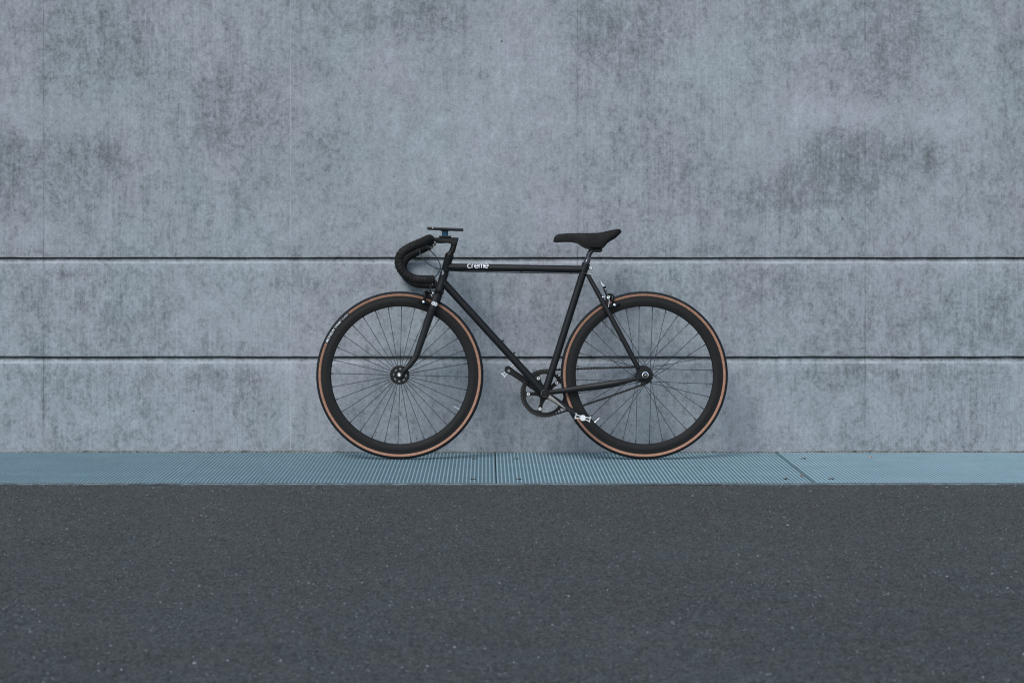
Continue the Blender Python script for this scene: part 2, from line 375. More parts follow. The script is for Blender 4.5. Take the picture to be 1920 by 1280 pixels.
STM = [((u - 911) / 453.3, CAM_H - (v - 421) / 453.3, su / 453.3, sv / 453.3, a) for u, v, su, sv, a in ST]

wall = tag(empty("concrete_wall"), "long grey blue concrete wall with stained surface and two horizontal grooves behind the bicycle", "wall")

def wobble(x, k): return 0.0006 * math.sin(x * 7.3 + k) + 0.0005 * math.sin(x * 23.1 + 2 * k) + 0.0004 * math.sin(x * 61.7 + 3 * k) + 0.0003 * math.sin(x * 141 + k)

def panel(z0, z1, groove, groove_below, seed):
    """one lift of the wall: front face z0..z1; a chamfered groove above it if groove (its height)"""
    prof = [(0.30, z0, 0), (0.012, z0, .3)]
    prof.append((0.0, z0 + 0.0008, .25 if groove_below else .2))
    n = max(6, int((z1 - z0) / 0.04))
    for i in range(1, n): prof.append((0.0, z0 + (z1 - z0) * i / n, 0))
    if groove:
        g = groove
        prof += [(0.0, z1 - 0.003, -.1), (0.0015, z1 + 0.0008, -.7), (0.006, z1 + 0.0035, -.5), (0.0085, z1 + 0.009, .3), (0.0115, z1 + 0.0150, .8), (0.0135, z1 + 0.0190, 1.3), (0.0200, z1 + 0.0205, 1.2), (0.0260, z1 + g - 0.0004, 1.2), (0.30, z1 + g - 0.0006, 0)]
    else: prof += [(0.0, z1 - 0.006, 0), (0.006, z1, 0), (0.30, z1, 0)]
    xs = [-9 + 0.03 * i for i in range(601)]
    m = len(prof); vs = []; att = []
    near = {}
    for x in xs:
        act = [(cz, 1 / (sz * sz * 2), a * math.exp(-((x - cx) / sx) ** 2 / 2)) for cx, cz, sx, sz, a in STM if abs(x - cx) < 3.2 * sx]
        for j, (y, z, s_) in enumerate(prof):
            dz = 0.0
            if 0.0 < y < 0.018 or (j == 2): dz = wobble(x, seed + j)
            vs.append((x, y, z + dz))
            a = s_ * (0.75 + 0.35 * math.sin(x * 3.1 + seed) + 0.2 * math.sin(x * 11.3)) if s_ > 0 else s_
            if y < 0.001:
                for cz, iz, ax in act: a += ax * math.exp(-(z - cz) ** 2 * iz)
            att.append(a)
    fs = []
    for i in range(len(xs) - 1):
        for j in range(m):
            l = (j + 1) % m; fs.append([i * m + j, i * m + l, (i + 1) * m + l, (i + 1) * m + j])
    fs.append(list(range(m))); fs.append([(len(xs) - 1) * m + j for j in range(m)])
    o = link("wall_panel", vs, fs, M_CONC, wall, sharp=25)
    at = o.data.attributes.new("stain_shade", 'FLOAT', 'POINT'); at.data.foreach_set('value', att)
    return o
G1T, G1B, G2T, G2B = 0.8045, 0.7805, 0.3955, 0.3680
panel(-0.25, G2B, G2T - G2B, False, 1.0)
panel(G2T, G1B, G1T - G1B, True, 2.0)
panel(G1T, 4.2, 0, True, 3.0)

# ------------------------------------------------------------------ ground, road, ribbed plates along the wall
tag(link("ground", [(-120, -120, -0.06), (120, -120, -0.06), (120, 120, -0.06), (-120, 120, -0.06)], [[0, 1, 2, 3]], M_SOIL, smooth=False), kind='structure')
rd = MB(); rd.box((-45, -45, -0.055), (45, -1.222, -0.004)); road = tag(rd.build("road", M_ASPH, smooth=False), kind='structure')
bed = MB(); bed.box((-9, -1.222, -0.055), (9, -0.0, -0.022)); pav = tag(bed.build("pavement", M_BED, smooth=False), kind='structure')
# stones of the asphalt standing proud of the binder: one mesh, far too many to count
import numpy as np
rg = np.random.default_rng(3)
def stones(n, x0, x1, y0, y1, ypow):
    x = rg.uniform(x0, x1, n); y = y0 - (y0 - y1) * rg.random(n) ** ypow
    r = rg.uniform(.0014, .0034, n) * (1 + .5 * (rg.random(n) > .95)); h = r * rg.uniform(.35, .85, n); a0 = rg.uniform(0, 6.283, n)
    V = np.zeros((n, 5, 3), np.float32)
    for k in range(4):
        rk = r * rg.uniform(.65, 1.15, n); V[:, k, 0] = x + rk * np.cos(a0 + k * 1.5708); V[:, k, 1] = y + rk * np.sin(a0 + k * 1.5708); V[:, k, 2] = -.0045
    V[:, 4, 0] = x + rg.uniform(-.3, .3, n) * r; V[:, 4, 1] = y + rg.uniform(-.3, .3, n) * r; V[:, 4, 2] = -.004 + h
    F = np.array([[0, 1, 4], [1, 2, 4], [2, 3, 4], [3, 0, 4]])[None] + 5 * np.arange(n)[:, None, None]
    return V.reshape(-1, 3), F.reshape(-1), np.repeat(np.clip(rg.normal(.36, .24, n), 0, 1), 5), np.repeat(rg.random(n), 5)
A1 = stones(230000, -2.6, 2.6, -1.228, -5.6, 1.15); A2 = stones(30000, -7, 7, -1.228, -8, 1.0)
V = np.concatenate([A1[0], A2[0]]); Fi = np.concatenate([A1[1], A2[1] + len(A1[0])]); T1 = np.concatenate([A1[2], A2[2]]); T2 = np.concatenate([A1[3], A2[3]])
T1 = np.clip(T1 * (1 + .35 * np.repeat(rg.random(len(T1) // 5) > .9, 5)), 0, 1)
me = bpy.data.meshes.new("stones"); me.vertices.add(len(V)); me.vertices.foreach_set('co', V.ravel())
nf = len(Fi) // 3; me.loops.add(len(Fi)); me.loops.foreach_set('vertex_index', Fi.astype(np.int32)); me.polygons.add(nf)
me.polygons.foreach_set('loop_start', np.arange(0, nf * 3, 3, dtype=np.int32)); me.update(calc_edges=True)
for nm, arr in (("tone", T1), ("tint", T2)):
    at = me.attributes.new(nm, 'FLOAT', 'POINT'); at.data.foreach_set('value', arr.astype(np.float32))
me.materials.append(M_STONE)
so_ = bpy.data.objects.new("stones", me); COL.objects.link(so_); so_.parent = road; so_['kind'] = 'stuff'
# steel strip between plates and asphalt, its outer edge ragged where the asphalt laps over it
vs = []; fs = []
xs = [-9 + 0.05 * i for i in range(361)]
for x in xs:
    e = -1.2200 + 0.010 * math.sin(x * 1.9) * math.sin(x * 5.3 + 1) + 0.003 * math.sin(x * 37) + (0.012 if (-1.1 < x < -.5) else 0)
    vs += [(x, -1.190, -0.021), (x, -1.190, -0.0015), (x, min(e, -1.196), -0.0015), (x, -1.2215, -0.006)]
for i in range(len(xs) - 1):
    for j in range(3): fs.append([i * 4 + j, i * 4 + j + 1, i * 4 + j + 5, i * 4 + j + 4])
link("edge_strip", vs, fs, M_STRIP, pav, sharp=20)
PJ, PW, PITCH = 0.0375, 1.157, 0.01446
def make_plate(k):
    x0 = PJ + PW * k; x1 = x0 + PW
    gap = {0: 0.0022, 1: 0.0026}.get(k, 0.0007)
    x0g = x0 + gap; x1g = x1 - (0.0012 if k in (-1, 0) else 0.0007)
    yb, yf = -0.011, -1.170 + {0: -0.004, -1: 0.003, 1: 0.004}.get(k, 0)
    p = MB(); p.box((x0g, yf, -0.016), (x1g, yb, -0.0022))
    o = p.build("plate", M_PLATE, pav, smooth=False)
    r = MB(); n = int(round((x1g - x0g) / PITCH))
    hw = 0.0016 if k <= 0 else 0.0026
    rr = random.Random(k + 20)
    for i in range(n):
        cx = x0 + PITCH * (i + 0.5); yy = yf + 0.002; zt = -0.0004
        if cx + 0.005 > x1g or cx - 0.005 < x0g: continue
        vs = []; segs = 12
        for s_ in range(segs + 1):
            y = yy + (yb - 0.002 - yy) * s_ / segs; j = rr.uniform(-.0004, .0004)
            vs += [(cx - hw - 0.0012, y, -0.0023), (cx - hw + j, y, zt), (cx + hw + j, y, zt), (cx + hw + 0.0012, y, -0.0023)]
        fs = [[0, 1, 2, 3], [segs * 4 + q for q in (3, 2, 1, 0)]]
        for s_ in range(segs):
            for q in range(3): fs.append([s_ * 4 + q, s_ * 4 + q + 1, s_ * 4 + q + 5, s_ * 4 + q + 4])
        r.add(vs, fs)
    # turned-up front and back lips of the plate
    rb = r.build("ribs", M_RIB, o, smooth=False); rb['kind'] = 'stuff'
    for bx in (x0 + 0.085, x1 - 0.085):
        for by in (-0.27, -1.05):
            if k <= -2 or (k == -1 and bx < x0 + .2) or (k == 0 and by > -.5 and bx > x0 + .5): continue
            q = MB()
            # fixing: a dished washer standing on the ribs with a bolt head in it
            n = 18
            q.tube([(bx, by, -0.006), (bx, by, 0.0006)], [0.0115, 0.0108], n)
            q.build("washer", M_BLK, o)
            h = MB(); h.tube([(bx, by, 0.0006), (bx, by, 0.0035)], [0.0052, 0.0046], 6); h.build("bolt", M_STRIP, o, smooth=False)
for k in range(-7, 7): make_plate(k)

# dirt packed into the gap along the foot of the wall
def nz(x, k): return math.sin(x * 2.1 + k) * .5 + math.sin(x * 7.7 + 2 * k) * .3 + math.sin(x * 29 + 3 * k) * .25 + math.sin(x * 97 + k) * .2
vs = []; fs = []; N = 1500
for i in range(N + 1):
    x = -7.5 + 15 * i / N; wd = max(0.0, .009 + .007 * nz(x, 1.3)); ht_ = max(0.0, .003 + .006 * nz(x, 4.1))
    vs += [(x, -.0006, -.004 + ht_ + .003), (x, -.004 - wd * .4, -.006 + ht_ * .8), (x, -.008 - wd, -.0045)]
for i in range(N):
    for j in range(2): fs.append([i * 3 + j, i * 3 + j + 1, i * 3 + j + 4, i * 3 + j + 3])
tag(link("dirt", vs, fs, M_DIRT), "grey dirt packed along the foot of the wall behind the plates", "dirt", 'stuff')
# dry scraps at the foot of the wall
def scrap(name, x, y, z, s, seed, mat, lab, parts=6):
    rr = random.Random(seed); n = parts + 3; vs = [(0, 0, 0.002)]
    for i in range(n):
        a = 2 * PI * i / n; r = s * rr.uniform(.5, 1.0); vs.append((r * math.cos(a), r * .7 * math.sin(a), rr.uniform(-.001, .006) + (0.004 if i % 2 else 0)))
    top = [[0, i + 1, (i + 1) % n + 1] for i in range(n)]
    vs2 = vs + [(a, b, c - 0.0008) for a, b, c in vs]; m = len(vs)
    fs = top + [[m + a for a in f] for f in top] + [[i + 1, (i + 1) % n + 1, m + (i + 1) % n + 1, m + i + 1] for i in range(n)]
    o = link(name, vs2, fs, mat, smooth=False, loc=(x, y, z))
    return tag(o, lab, "leaf")
def on_ground(u, v, z=0.0):
    d = FPX * (CAM_H - z) / (v - 421); return ((u - 911) * d / FPX, d - CAM_D)
x, y = on_ground(1505, 893); scrap("dry_leaf", x, y, 0.001, .012, 3, M_LEAF, "brown dry leaf lying in the slanting joint between two blue plates right of the bicycle")
x, y = on_ground(1633, 858); scrap("dry_leaf", x, y, 0.001, .010, 4, M_LEAFP, "pinkish leaf scrap lying alone on the blue plate right of the bicycle")
rr = random.Random(11); lit = MB()
def flake(x, y, z, s):
    n = 6; vs = [(x, y, z + s * .4)]
    for i in range(n):
        a = 2 * PI * i / n + rr.random(); r = s * rr.uniform(.5, 1); vs.append((x + r * math.cos(a), y + r * math.sin(a) * .6, z + rr.uniform(0, s * .5)))
    lit.add(vs, [[0, i + 1, (i + 1) % n + 1] for i in range(n)])
for i in range(170):
    u = rr.choice([rr.uniform(1440, 1920), rr.uniform(200, 1920), rr.uniform(-900, 2900)])
    flake((u - 911) / 453.3, rr.uniform(-0.03, -0.012), 0.0, rr.uniform(.002, .006))
tag(lit.build("leaf_litter", M_LEAF, smooth=False), "tiny brown scraps of dry leaves along the foot of the wall", "leaves", 'stuff')
lit = MB()
for i in range(260):
    u = rr.uniform(-500, 2500); flake((u - 911) / 510., rr.gauss(-1.22, .05), -0.003, rr.uniform(.0012, .0035))
for i in range(60):
    u = rr.uniform(-500, 2500); flake((u - 911) / 500., rr.uniform(-1.15, -.05), -0.003, rr.uniform(.001, .0025))
for i in range(900):
    y = -1.25 - 5.0 * rr.random() ** 1.5; flake(rr.uniform(-3, 3), y, -0.004, .0012 + .0042 * rr.random() ** 3)
tag(lit.build("grit", M_GRIT, smooth=False), "loose pale grit scattered over asphalt and plates", "grit", 'stuff')

# ------------------------------------------------------------------ the bicycle
LEAN = R(3.8); CA, SA = math.cos(LEAN), math.sin(LEAN); YB = -0.306
bike = tag(empty("bicycle", (0, YB, 0)), "matte black single speed bicycle with drop handlebar and tan sidewall tyres leaning against the wall", "bicycle")
bike.rotation_euler = (-LEAN, 0, 0)
def L(u, v, off=0.0):
    """photograph measurement -> position in the bicycle's own frame (x forward axis, z up), at lateral offset off (negative: near side)"""
    z = (FPX * (CAM_H + off * SA) - (v - 421) * (CAM_D + YB + off * CA)) / ((v - 421) * SA + FPX * CA)
    d = CAM_D + YB + off * CA + z * SA
    return Vector(((u - 911) * d / FPX, off, z))
PXM = 1 / 466.5                                            # metres per photo pixel at the bicycle

RC, RT, WR = 0.3240, 0.0124, 0.3364
FW = Vector((L(749.6, 703.5).x, 0, WR)); RW = Vector((L(1208.0, 703.5).x, 0, WR))
BB = L(1021.3, 737.2)

# ---- wheels
spoke_mesh = None
def spoke(parent, p0, p1):
    global spoke_mesh
    if spoke_mesh is None:
        b = MB(); b.tube([(0, 0, 0), (0, 0, .95), (0, 0, .951), (0, 0, 1)], [.00118, .00118, .0020, .0021], 6)
        o = b.build("spoke", M_SPOKE, parent, smooth=True); spoke_mesh = o.data
    else:
        o = bpy.data.objects.new("spoke", spoke_mesh); COL.objects.link(o); o.parent = parent
    d = p1 - p0
    o.matrix_local = Matrix.Translation(p0) @ d.to_track_quat('Z', 'Y').to_matrix().to_4x4() @ Matrix.Diagonal((1, 1, d.length, 1))
def make_wheel(c, front):
    wh = empty("wheel", c, bike)
    rim = MB()
    half = [(0.2752, 0.0), (0.2756, 0.0045), (0.2785, 0.0072), (0.290, 0.0092), (0.302, 0.0102), (0.3035, 0.0098), (0.3160, 0.0098), (0.3172, 0.0090), (0.3165, 0.0070), (0.309, 0.0066)]
    prof = [(r, -y) for r, y in half] + [(r, y) for r, y in half[::-1][:-1]]
    rim.lathe(prof, n=160); rim.build("rim", M_RIM, wh, sharp=28)
    tr = MB(); ph0 = R(9)
    arc = [ph0 + (PI - 2 * ph0) * i / 14 for i in range(15)]
    prof = [(RC + RT * math.sin(a), -RT * math.cos(a)) for a in arc] + [(RC + (RT - .0022) * math.sin(a), -(RT - .0022) * math.cos(a)) for a in arc[::-1]]
    tr.lathe(prof, n=192); tr.build("tyre", M_TREAD, wh, sharp=40)
    for sgn in (-1, 1):
        sw = MB(); rs = RT - 0.0004
        arc = [R(-52) + (R(12) - R(-52)) * i / 8 for i in range(9)]
        prof = [(RC + rs * math.sin(a), sgn * rs * math.cos(a)) for a in arc] + [(RC + (rs - .0015) * math.sin(a), sgn * (rs - .0015) * math.cos(a)) for a in arc[::-1]]
        sw.lathe(prof, n=192); sw.build("sidewall", M_TAN, wh)
    if front: FR, fy = 0.0365, 0.0345
    else: FR, fy = 0.0265, 0.033
    # hub
    if front:
        hb = MB()
        hb.lathe([(0.0, -.046), (.0085, -.046), (.0095, -.036), (.0140, -.0355), (.0150, -.029), (.0125, -.024), (.0120, .024), (.0150, .029), (.0140, .0355), (.0095, .036), (.0085, .046), (0.0, .046)], n=40, closed_prof=False)
        hub = hb.build("hub", M_BLK, wh)
        for s in (-1, 1):                                    # large flange with slots cut through
            fl = MB(); K = 8
            y0, y1 = s * (fy - .0016), s * (fy + .0016)
            fl.lathe([(.0285, y0), (FR + .0015, y0), (FR + .0015, y1), (.0285, y1)], n=64)
            fl.lathe([(.0140, y0), (.0215, y0), (.0215, y1), (.0140, y1)], n=64)
            for i in range(K):
                a = 2 * PI * i / K + .3; w_ = R(9.5)
                fl.lathe([(.0213, y0), (.0287, y0), (.0287, y1), (.0213, y1)], n=4, a0=a - w_, a1=a + w_)
            fl.build("flange", M_BLK, hub)
        nut = MB(); nut.lathe([(.0060, -.058), (.0088, -.0565), (.0092, -.050), (.0060, -.050)], n=24); nut.build("washer", M_DULL, hub)
        nut = MB(); nut.tube([(0, -.060, 0), (0, -.050, 0)], [.0052, .0058], 6); nut.build("axle_nut", M_CHROME, hub)
        nut = MB(); nut.tube([(0, .060, 0), (0, .050, 0)], [.0052, .0058], 6); nut.build("axle_nut", M_CHROME, hub)
    else:
        hb = MB()
        hb.lathe([(0.0, -.054), (.0090, -.054), (.0105, -.042), (.0150, -.038), (.0160, -.0352), (FR + .003, -.0345), (FR + .003, -.0315), (.0170, -.030), (.0150, -.024), (.0150, .022), (.0170, .029),
                  (FR + .003, .0315), (FR + .003, .0345), (.0180, .0352), (.0180, .052), (0.0, .052)], n=48, closed_prof=False)
        hub = hb.build("hub", M_BLK, wh)
        for s in (-1, 1):
            nut = MB(); nut.tube([(0, s * .0745, 0), (0, s * .064, 0)], [.0072, .0082], 6); nut.build("axle_nut", M_BLK, hub, smooth=False)
            nut = MB(); nut.lathe([(.0100, s * .0665), (.0128, s * .0660), (.0132, s * .0640), (.0100, s * .0640)], n=32); nut.build("washer", M_CHROME, hub)
            ax = MB(); ax.cyl((0, s * .079, 0), (0, s * .05, 0), .0045); ax.build("axle", M_DULL, hub)
    # spokes
    if front:
        for i in range(32):
            a = -R(1.4 + 11.25 * i); s = -1 if i % 2 else 1
            d = Vector((math.cos(a), 0, math.sin(a)))
            spoke(wh, d * FR + Vector((0, s * fy, 0)), d * 0.2765 + Vector((0, s * .001, 0)))
    else:
        for i in range(32):
            a = -R(7.3 + 11.25 * i); s = -1 if i % 2 else 1
            sg = 1 if (i // 1) % 4 in (0, 1) else -1
            ha = a - sg * R(67.5)
            spoke(wh, Vector((math.cos(ha) * FR, s * fy, math.sin(ha) * FR)), Vector((math.cos(a) * .2765, s * .001, math.sin(a) * .2765)))
    # valve
    pv = (L(861.9, 767.6) if front else L(1114.0, 792.6)) - c; d = -pv.normalized()
    p = -d * .2765
    va = MB(); va.tube([p, p + d * .0035], [.0040, .0036], 12); va.tube([p, p + d * .020], [.0017, .0016], 10); va.tube([p + d * .020, p + d * .028], [.0013, .0007], 10)
    va.build("valve", M_ALU, wh)
    return wh
wf = make_wheel(FW, True); wr_ = make_wheel(RW, False)

# black patch with white lettering on the front tyre's near sidewall
rs = RT + 0.0002
pa = MB(); arc = [R(-52) + (R(14) - R(-52)) * i / 8 for i in range(9)]
prof = [(RC + rs * math.sin(a), -rs * math.cos(a)) for a in arc] + [(RC + (rs - .0015) * math.sin(a), -(rs - .0015) * math.cos(a)) for a in arc[::-1]]
pa.lathe(prof, n=24, a0=R(129.6), a1=R(156.6)); pa.build("label_patch", M_TREAD, wf)
def arc_text(txt, a0, a1, rb, hgt, parent, mat, shear=0.2):
    cu = bpy.data.curves.new("lettering", 'FONT'); cu.body = txt; cu.size = 1; cu.shear = shear; cu.offset = 0.012
    cu.resolution_u = 3
    to = bpy.data.objects.new("lettering_source", cu); COL.objects.link(to)
    bpy.context.view_layer.update()
    me = bpy.data.meshes.new_from_object(to); bpy.data.objects.remove(to)
    bm = bmesh.new(); bm.from_mesh(me); bmesh.ops.triangulate(bm, faces=bm.faces)
    bmesh.ops.subdivide_edges(bm, edges=[e for e in bm.edges if e.calc_length() > .12], cuts=2, use_grid_fill=True)
    xs = [v.co.x for v in bm.verts]; ys = [v.co.y for v in bm.verts]
    x0, x1, y0, y1 = min(xs), max(xs), min(ys), max(ys)
    for v in bm.verts:
        a = a0 + (a1 - a0) * (v.co.x - x0) / (x1 - x0); r = rb + hgt * (v.co.y - y0) / (y1 - y0)
        y = -(math.sqrt(max(1e-9, (RT + .0006) ** 2 - (r - RC) ** 2)))
        v.co = (r * math.cos(a), y, r * math.sin(a))
    bm.to_mesh(me); bm.free()
    me.materials.clear(); me.materials.append(mat)
    o = bpy.data.objects.new("lettering", me); COL.objects.link(o); o.parent = parent
    return o
arc_text("MICHELIN", R(156.0), R(144.9), .3172, .0092, wf, M_WHITE)
arc_text("DYNAMIC", R(144.0), R(137.2), .3175, .0080, wf, M_WHITE)
arc_text("CLASSIC", R(136.4), R(130.2), .3178, .0066, wf, M_SILVERP)

# ---- frame
frame = empty("frame", (0, 0, 0), bike)
def part_tube(name, pts, rad, mat=M_FRAME, parent=frame, n=24, **kw):
    b = MB(); b.tube(pts, rad, n, **kw); return b.build(name, mat, parent)
HT, HB = L(842.0, 481.5), L(824.0, 544.5)
ax = (HB - HT).normalized()
ht = MB(); ht.tube([HT, HT + ax * .006, HT + ax * .008, HB - ax * .008, HB - ax * .006, HB], [.0180, .0180, .0168, .0168, .0180, .0180], 28); ht.build("head_tube", M_FRAME, frame)
TT0, TT1 = L(840, 500.6), L(1095.5, 505.0)
part_tube("top_tube", [TT0, TT1], .0146)
ST_T, ST_B = L(1098.5, 495.5), BB
part_tube("seat_tube", [ST_T, ST_B], .0146)
DT0 = L(828.5, 526.0)
part_tube("down_tube", [DT0, BB], .0152)
b = MB(); b.lathe([(0.006, -.036), (.0195, -.036), (.0205, -.033), (.0205, .033), (.0195, .036), (.006, .036)], c=BB, n=36); b.build("bottom_bracket_shell", M_FRAME, frame)
# seat lug and binder
sdir = (ST_T - ST_B).normalized()
b = MB(); b.tube([ST_T - sdir * .030, ST_T - sdir * .001, ST_T + sdir * .004], [.0158, .0165, .0160], 24); b.build("seat_lug", M_FRAME, frame)
bc = L(1107.2, 502.6)
b = MB(); b.tube([bc + Vector((-.010, -.007, .001)), bc + Vector((0, -.007, 0))], [.007, .0068], 12); b.tube([bc + Vector((-.010, .007, .001)), bc + Vector((0, .007, 0))], [.007, .0068], 12)
b.cyl(bc + Vector((0, -.0135, 0)), bc + Vector((0, .0135, 0)), .0072, 20); b.build("seat_binder", M_FRAME, frame)
b = MB(); b.lathe([(.0026, -.0165), (.0052, -.0165), (.0056, -.0140), (.0026, -.0140)], c=bc, n=20); b.build("bolt", M_CHROME, frame)
for s in (-1, 1):
    # seat stay: from the lug down to the dropout, splaying round the wheel
    a0 = L(1101.5, 514, s * .010); a1 = L(1127, 560, s * .026); a2 = L(1160.5, 622, s * .047); a3 = L(1192, 681, s * .059); a4 = L(1198, 692, s * .060)
    p = spline([a0, a1, a2, a3, a4], 6)
    rad = [.0082 + .0022 * min(1, i / 6) if i < len(p) * .78 else .0104 - .0034 * (i / len(p) - .78) / .22 for i in range(len(p))]
    part_tube("seat_stay", p, rad, n=18)
    c0 = L(1030, 735.4, s * .022); c1 = L(1075, 729.5, s * .034); c2 = L(1130, 722.0, s * .050); c3 = L(1165, 716.0, s * .057); c4 = L(1194, 709.6, s * .060)
    p = spline([c0, c1, c2, c3, c4], 6)
    fl = []
    for i in range(len(p)):
        t = i / (len(p) - 1); q = .0095 + (.0135 - .0095) * min(1, t / .35) if t < .62 else .0135 - (t - .62) / .38 * .0062
        fl.append((q, q * .72))
    part_tube("chain_stay", p, .01, n=18, flat=fl)
    # dropout plate
    c = RW + Vector((0, s * .0612, 0)); b = MB()
    pl = [(-.034, -.020), (-.034, -.004), (-.026, .010), (-.020, .026), (-.008, .022), (0, .015), (.012, .012), (.016, 0), (.010, -.012), (-.004, -.014), (-.018, -.014)]
    b.prism(pl, -.003, .003, c); b.build("dropout", M_FRAME, frame)
# brake bridge
bp = L(1136, 566); b = MB(); b.tube([bp + Vector((0, -.028, 0)), bp + Vector((0, .028, 0))], .0065, 14); b.build("brake_bridge", M_FRAME, frame)
# bottle bosses on the down tube
dd = (BB - DT0).normalized(); dn = Vector((-dd.z, 0, dd.x)); dn = dn if dn.z > 0 else -dn
for u, v in ((936.5, 644.5), (957.5, 667.5)):
    q = L(u, v); t = (q - DT0).dot(dd); base = DT0 + dd * t
    b = MB(); b.tube([base + dn * .014, base + dn * .0195], .0033, 12); b.tube([base + dn * .0195, base + dn * .0225], .0050, 12); b.build("bottle_boss", M_BLK, frame)
# cable guides under the top tube
for u in (866.5, 978, 1070):
    t = (u - 840) / (1095.5 - 840); c = TT0.lerp(TT1, t); b = MB(); b.box((c.x - .0035, -.0045, c.z - .0190), (c.x + .0035, .0025, c.z - .0138)); b.build("cable_guide", M_BLK, frame, smooth=False)

# lettering "creme" on the top tube: strokes laid on the tube's near surface
def ribbon(mb, pts, wdt, surf):
    """pts (x, z) polyline; surf(x, z) -> Vector on the surface"""
    n = len(pts); lo = []; hi = []
    for i in range(n):
        a = pts[max(i - 1, 0)]; c = pts[min(i + 1, n - 1)]; dx, dz = c[0] - a[0], c[1] - a[1]; l = math.hypot(dx, dz) or 1
        nx, nz = -dz / l, dx / l
        lo.append((pts[i][0] - nx * wdt / 2, pts[i][1] - nz * wdt / 2)); hi.append((pts[i][0] + nx * wdt / 2, pts[i][1] + nz * wdt / 2))
    vs = [surf(*p) for p in lo] + [surf(*p) for p in hi]
    vs2 = vs + [v + Vector((0, .0009, 0)) for v in vs]; m = len(vs)
    fs = [[i, i + 1, n + i + 1, n + i] for i in range(n - 1)]
    fs += [[m + i, m + n + i, m + n + i + 1, m + i + 1] for i in range(n - 1)]
    fs += [[i, m + i, m + i + 1, i + 1] for i in range(n - 1)] + [[n + i, n + i + 1, m + n + i + 1, m + n + i] for i in range(n - 1)]
    fs += [[0, n, m + n, m], [n - 1, m + n - 1, m + 2 * n - 1, 2 * n - 1]]
    mb.add(vs2, fs)
def arcp(cx, cz, rx, rz, a0, a1, n=18): return [(cx + rx * math.cos(R(a0 + (a1 - a0) * i / n)), cz + rz * math.sin(R(a0 + (a1 - a0) * i / n))) for i in range(n + 1)]
def seg(p, q, n=6): return [(p[0] + (q[0] - p[0]) * i / n, p[1] + (q[1] - p[1]) * i / n) for i in range(n + 1)]
U = 1 / 6.7375 * PXM                                       # one zoomed pixel in metres
def tt_surf(x, z):
    axz = TT0.z + (TT1.z - TT0.z) * (x - TT0.x) / (TT1.x - TT0.x); dz = z - axz
    return Vector((x, -(math.sqrt(max(1e-7, .0146 ** 2 - dz * dz)) + .0005), z))
lx0 = L(876.8, 498.9); wst = 8.2 * U
def glyph(name, ox, strokes):
    mb = MB()
    for s_ in strokes: ribbon(mb, [(lx0.x + (ox + x) * U, lx0.z + z * U) for x, z in s_], wst, tt_surf)
    mb.build(name, M_WHITE, frame, smooth=False)
H = 25
glyph("lettering", 0, [arcp(23, 0, 23, H, 50, 310, 26)])
glyph("lettering", 55, [seg((0, -H), (0, H * .1)) + arcp(20, H * .1, 20, H * .9, 180, 70, 12)])
glyph("lettering", 88, [seg((4, 0), (47, 0)), seg((47, 0), (47, 2), 1) + arcp(24, 2, 23, H - 2, 0, 180, 18) + arcp(24, -2, 23, H - 2, 180, 318, 16)])
glyph("lettering", 145, [seg((0, -H), (0, H * .3)) + arcp(15, H * .3, 15, H * .7, 180, 0, 14) + seg((30, H * .3), (30, -H)), arcp(45, H * .3, 15, H * .7, 180, 0, 14) + seg((60, H * .3), (60, -H))])
glyph("lettering", 214, [seg((4, 0), (47, 0)), seg((47, 0), (47, 2), 1) + arcp(24, 2, 23, H - 2, 0, 180, 18) + arcp(24, -2, 23, H - 2, 180, 318, 16)])
# head badge: white nested arcs on the head tube
hbp = L(829.8, 511.0)
def ht_surf(x, z):
    t = (z - HT.z) / (HB.z - HT.z); axx = HT.x + (HB.x - HT.x) * t; dx = x - axx
    return Vector((x, -(math.sqrt(max(1e-7, .0168 ** 2 - dx * dx)) + .0006), z))
mb = MB()
for r_ in (3.1, 1.7): ribbon(mb, arcp(hbp.x - 1.2 * PXM, hbp.z, r_ * PXM, r_ * 1.25 * PXM, -95, 95, 16), .75 * PXM, ht_surf)
mb.build("badge", M_WHITE, frame, smooth=False)

# ---- fork
fork = empty("fork", (0, 0, 0), bike)
CR = L(818.5, 563)
b = MB(); b.tube([HB + ax * .001, HB + ax * .004, HB + ax * .0065, HB + ax * .0105, HB + ax * .013], [.0175, .0200, .0200, .0175, .0165], 28); b.build("headset", M_BLK, bike)
b = MB(); b.tube([HB + ax * .011, CR + ax * .003], [.0160, .0165], 24); b.tube([CR + Vector((0, -.034, -.002)), CR + Vector((0, -.030, .008)), CR + Vector((0, .030, .008)), CR + Vector((0, .034, -.002))], [.009, .0145, .0145, .009], 18)
b.build("fork_crown", M_FRAME, fork)
for s in (-1, 1):
    pts = [L(818.6, 556, s * .030), L(813.4, 571, s * .036), L(806, 592, s * .041), L(789.5, 640, s * .047), L(780.3, 667, s * .050), L(771.5, 680.5, s * .052), L(761.5, 691.3, s * .053), L(756, 696, s * .053)]
    p = spline(pts, 5); n_ = len(p); fl = []
    for i in range(n_):
        t = i / (n_ - 1); a = .0158 if t < .25 else .0158 - (t - .25) / .75 * .0080
        fl.append((a, a * .62))
    part_tube("fork_blade", p, .01, parent=fork, n=20, flat=fl)
    b = MB(); c = FW + Vector((0, s * .0535, 0)); tp = L(757.5, 693.5) - FW
    b.prism([(-.009, -.008), (-.010, .004), (-.003, .011), (tp.x - .005, tp.z + .006), (tp.x + .006, tp.z - .003), (.010, .000), (.006, -.009)], -.0025, .0025, c); b.build("dropout", M_FRAME, fork)
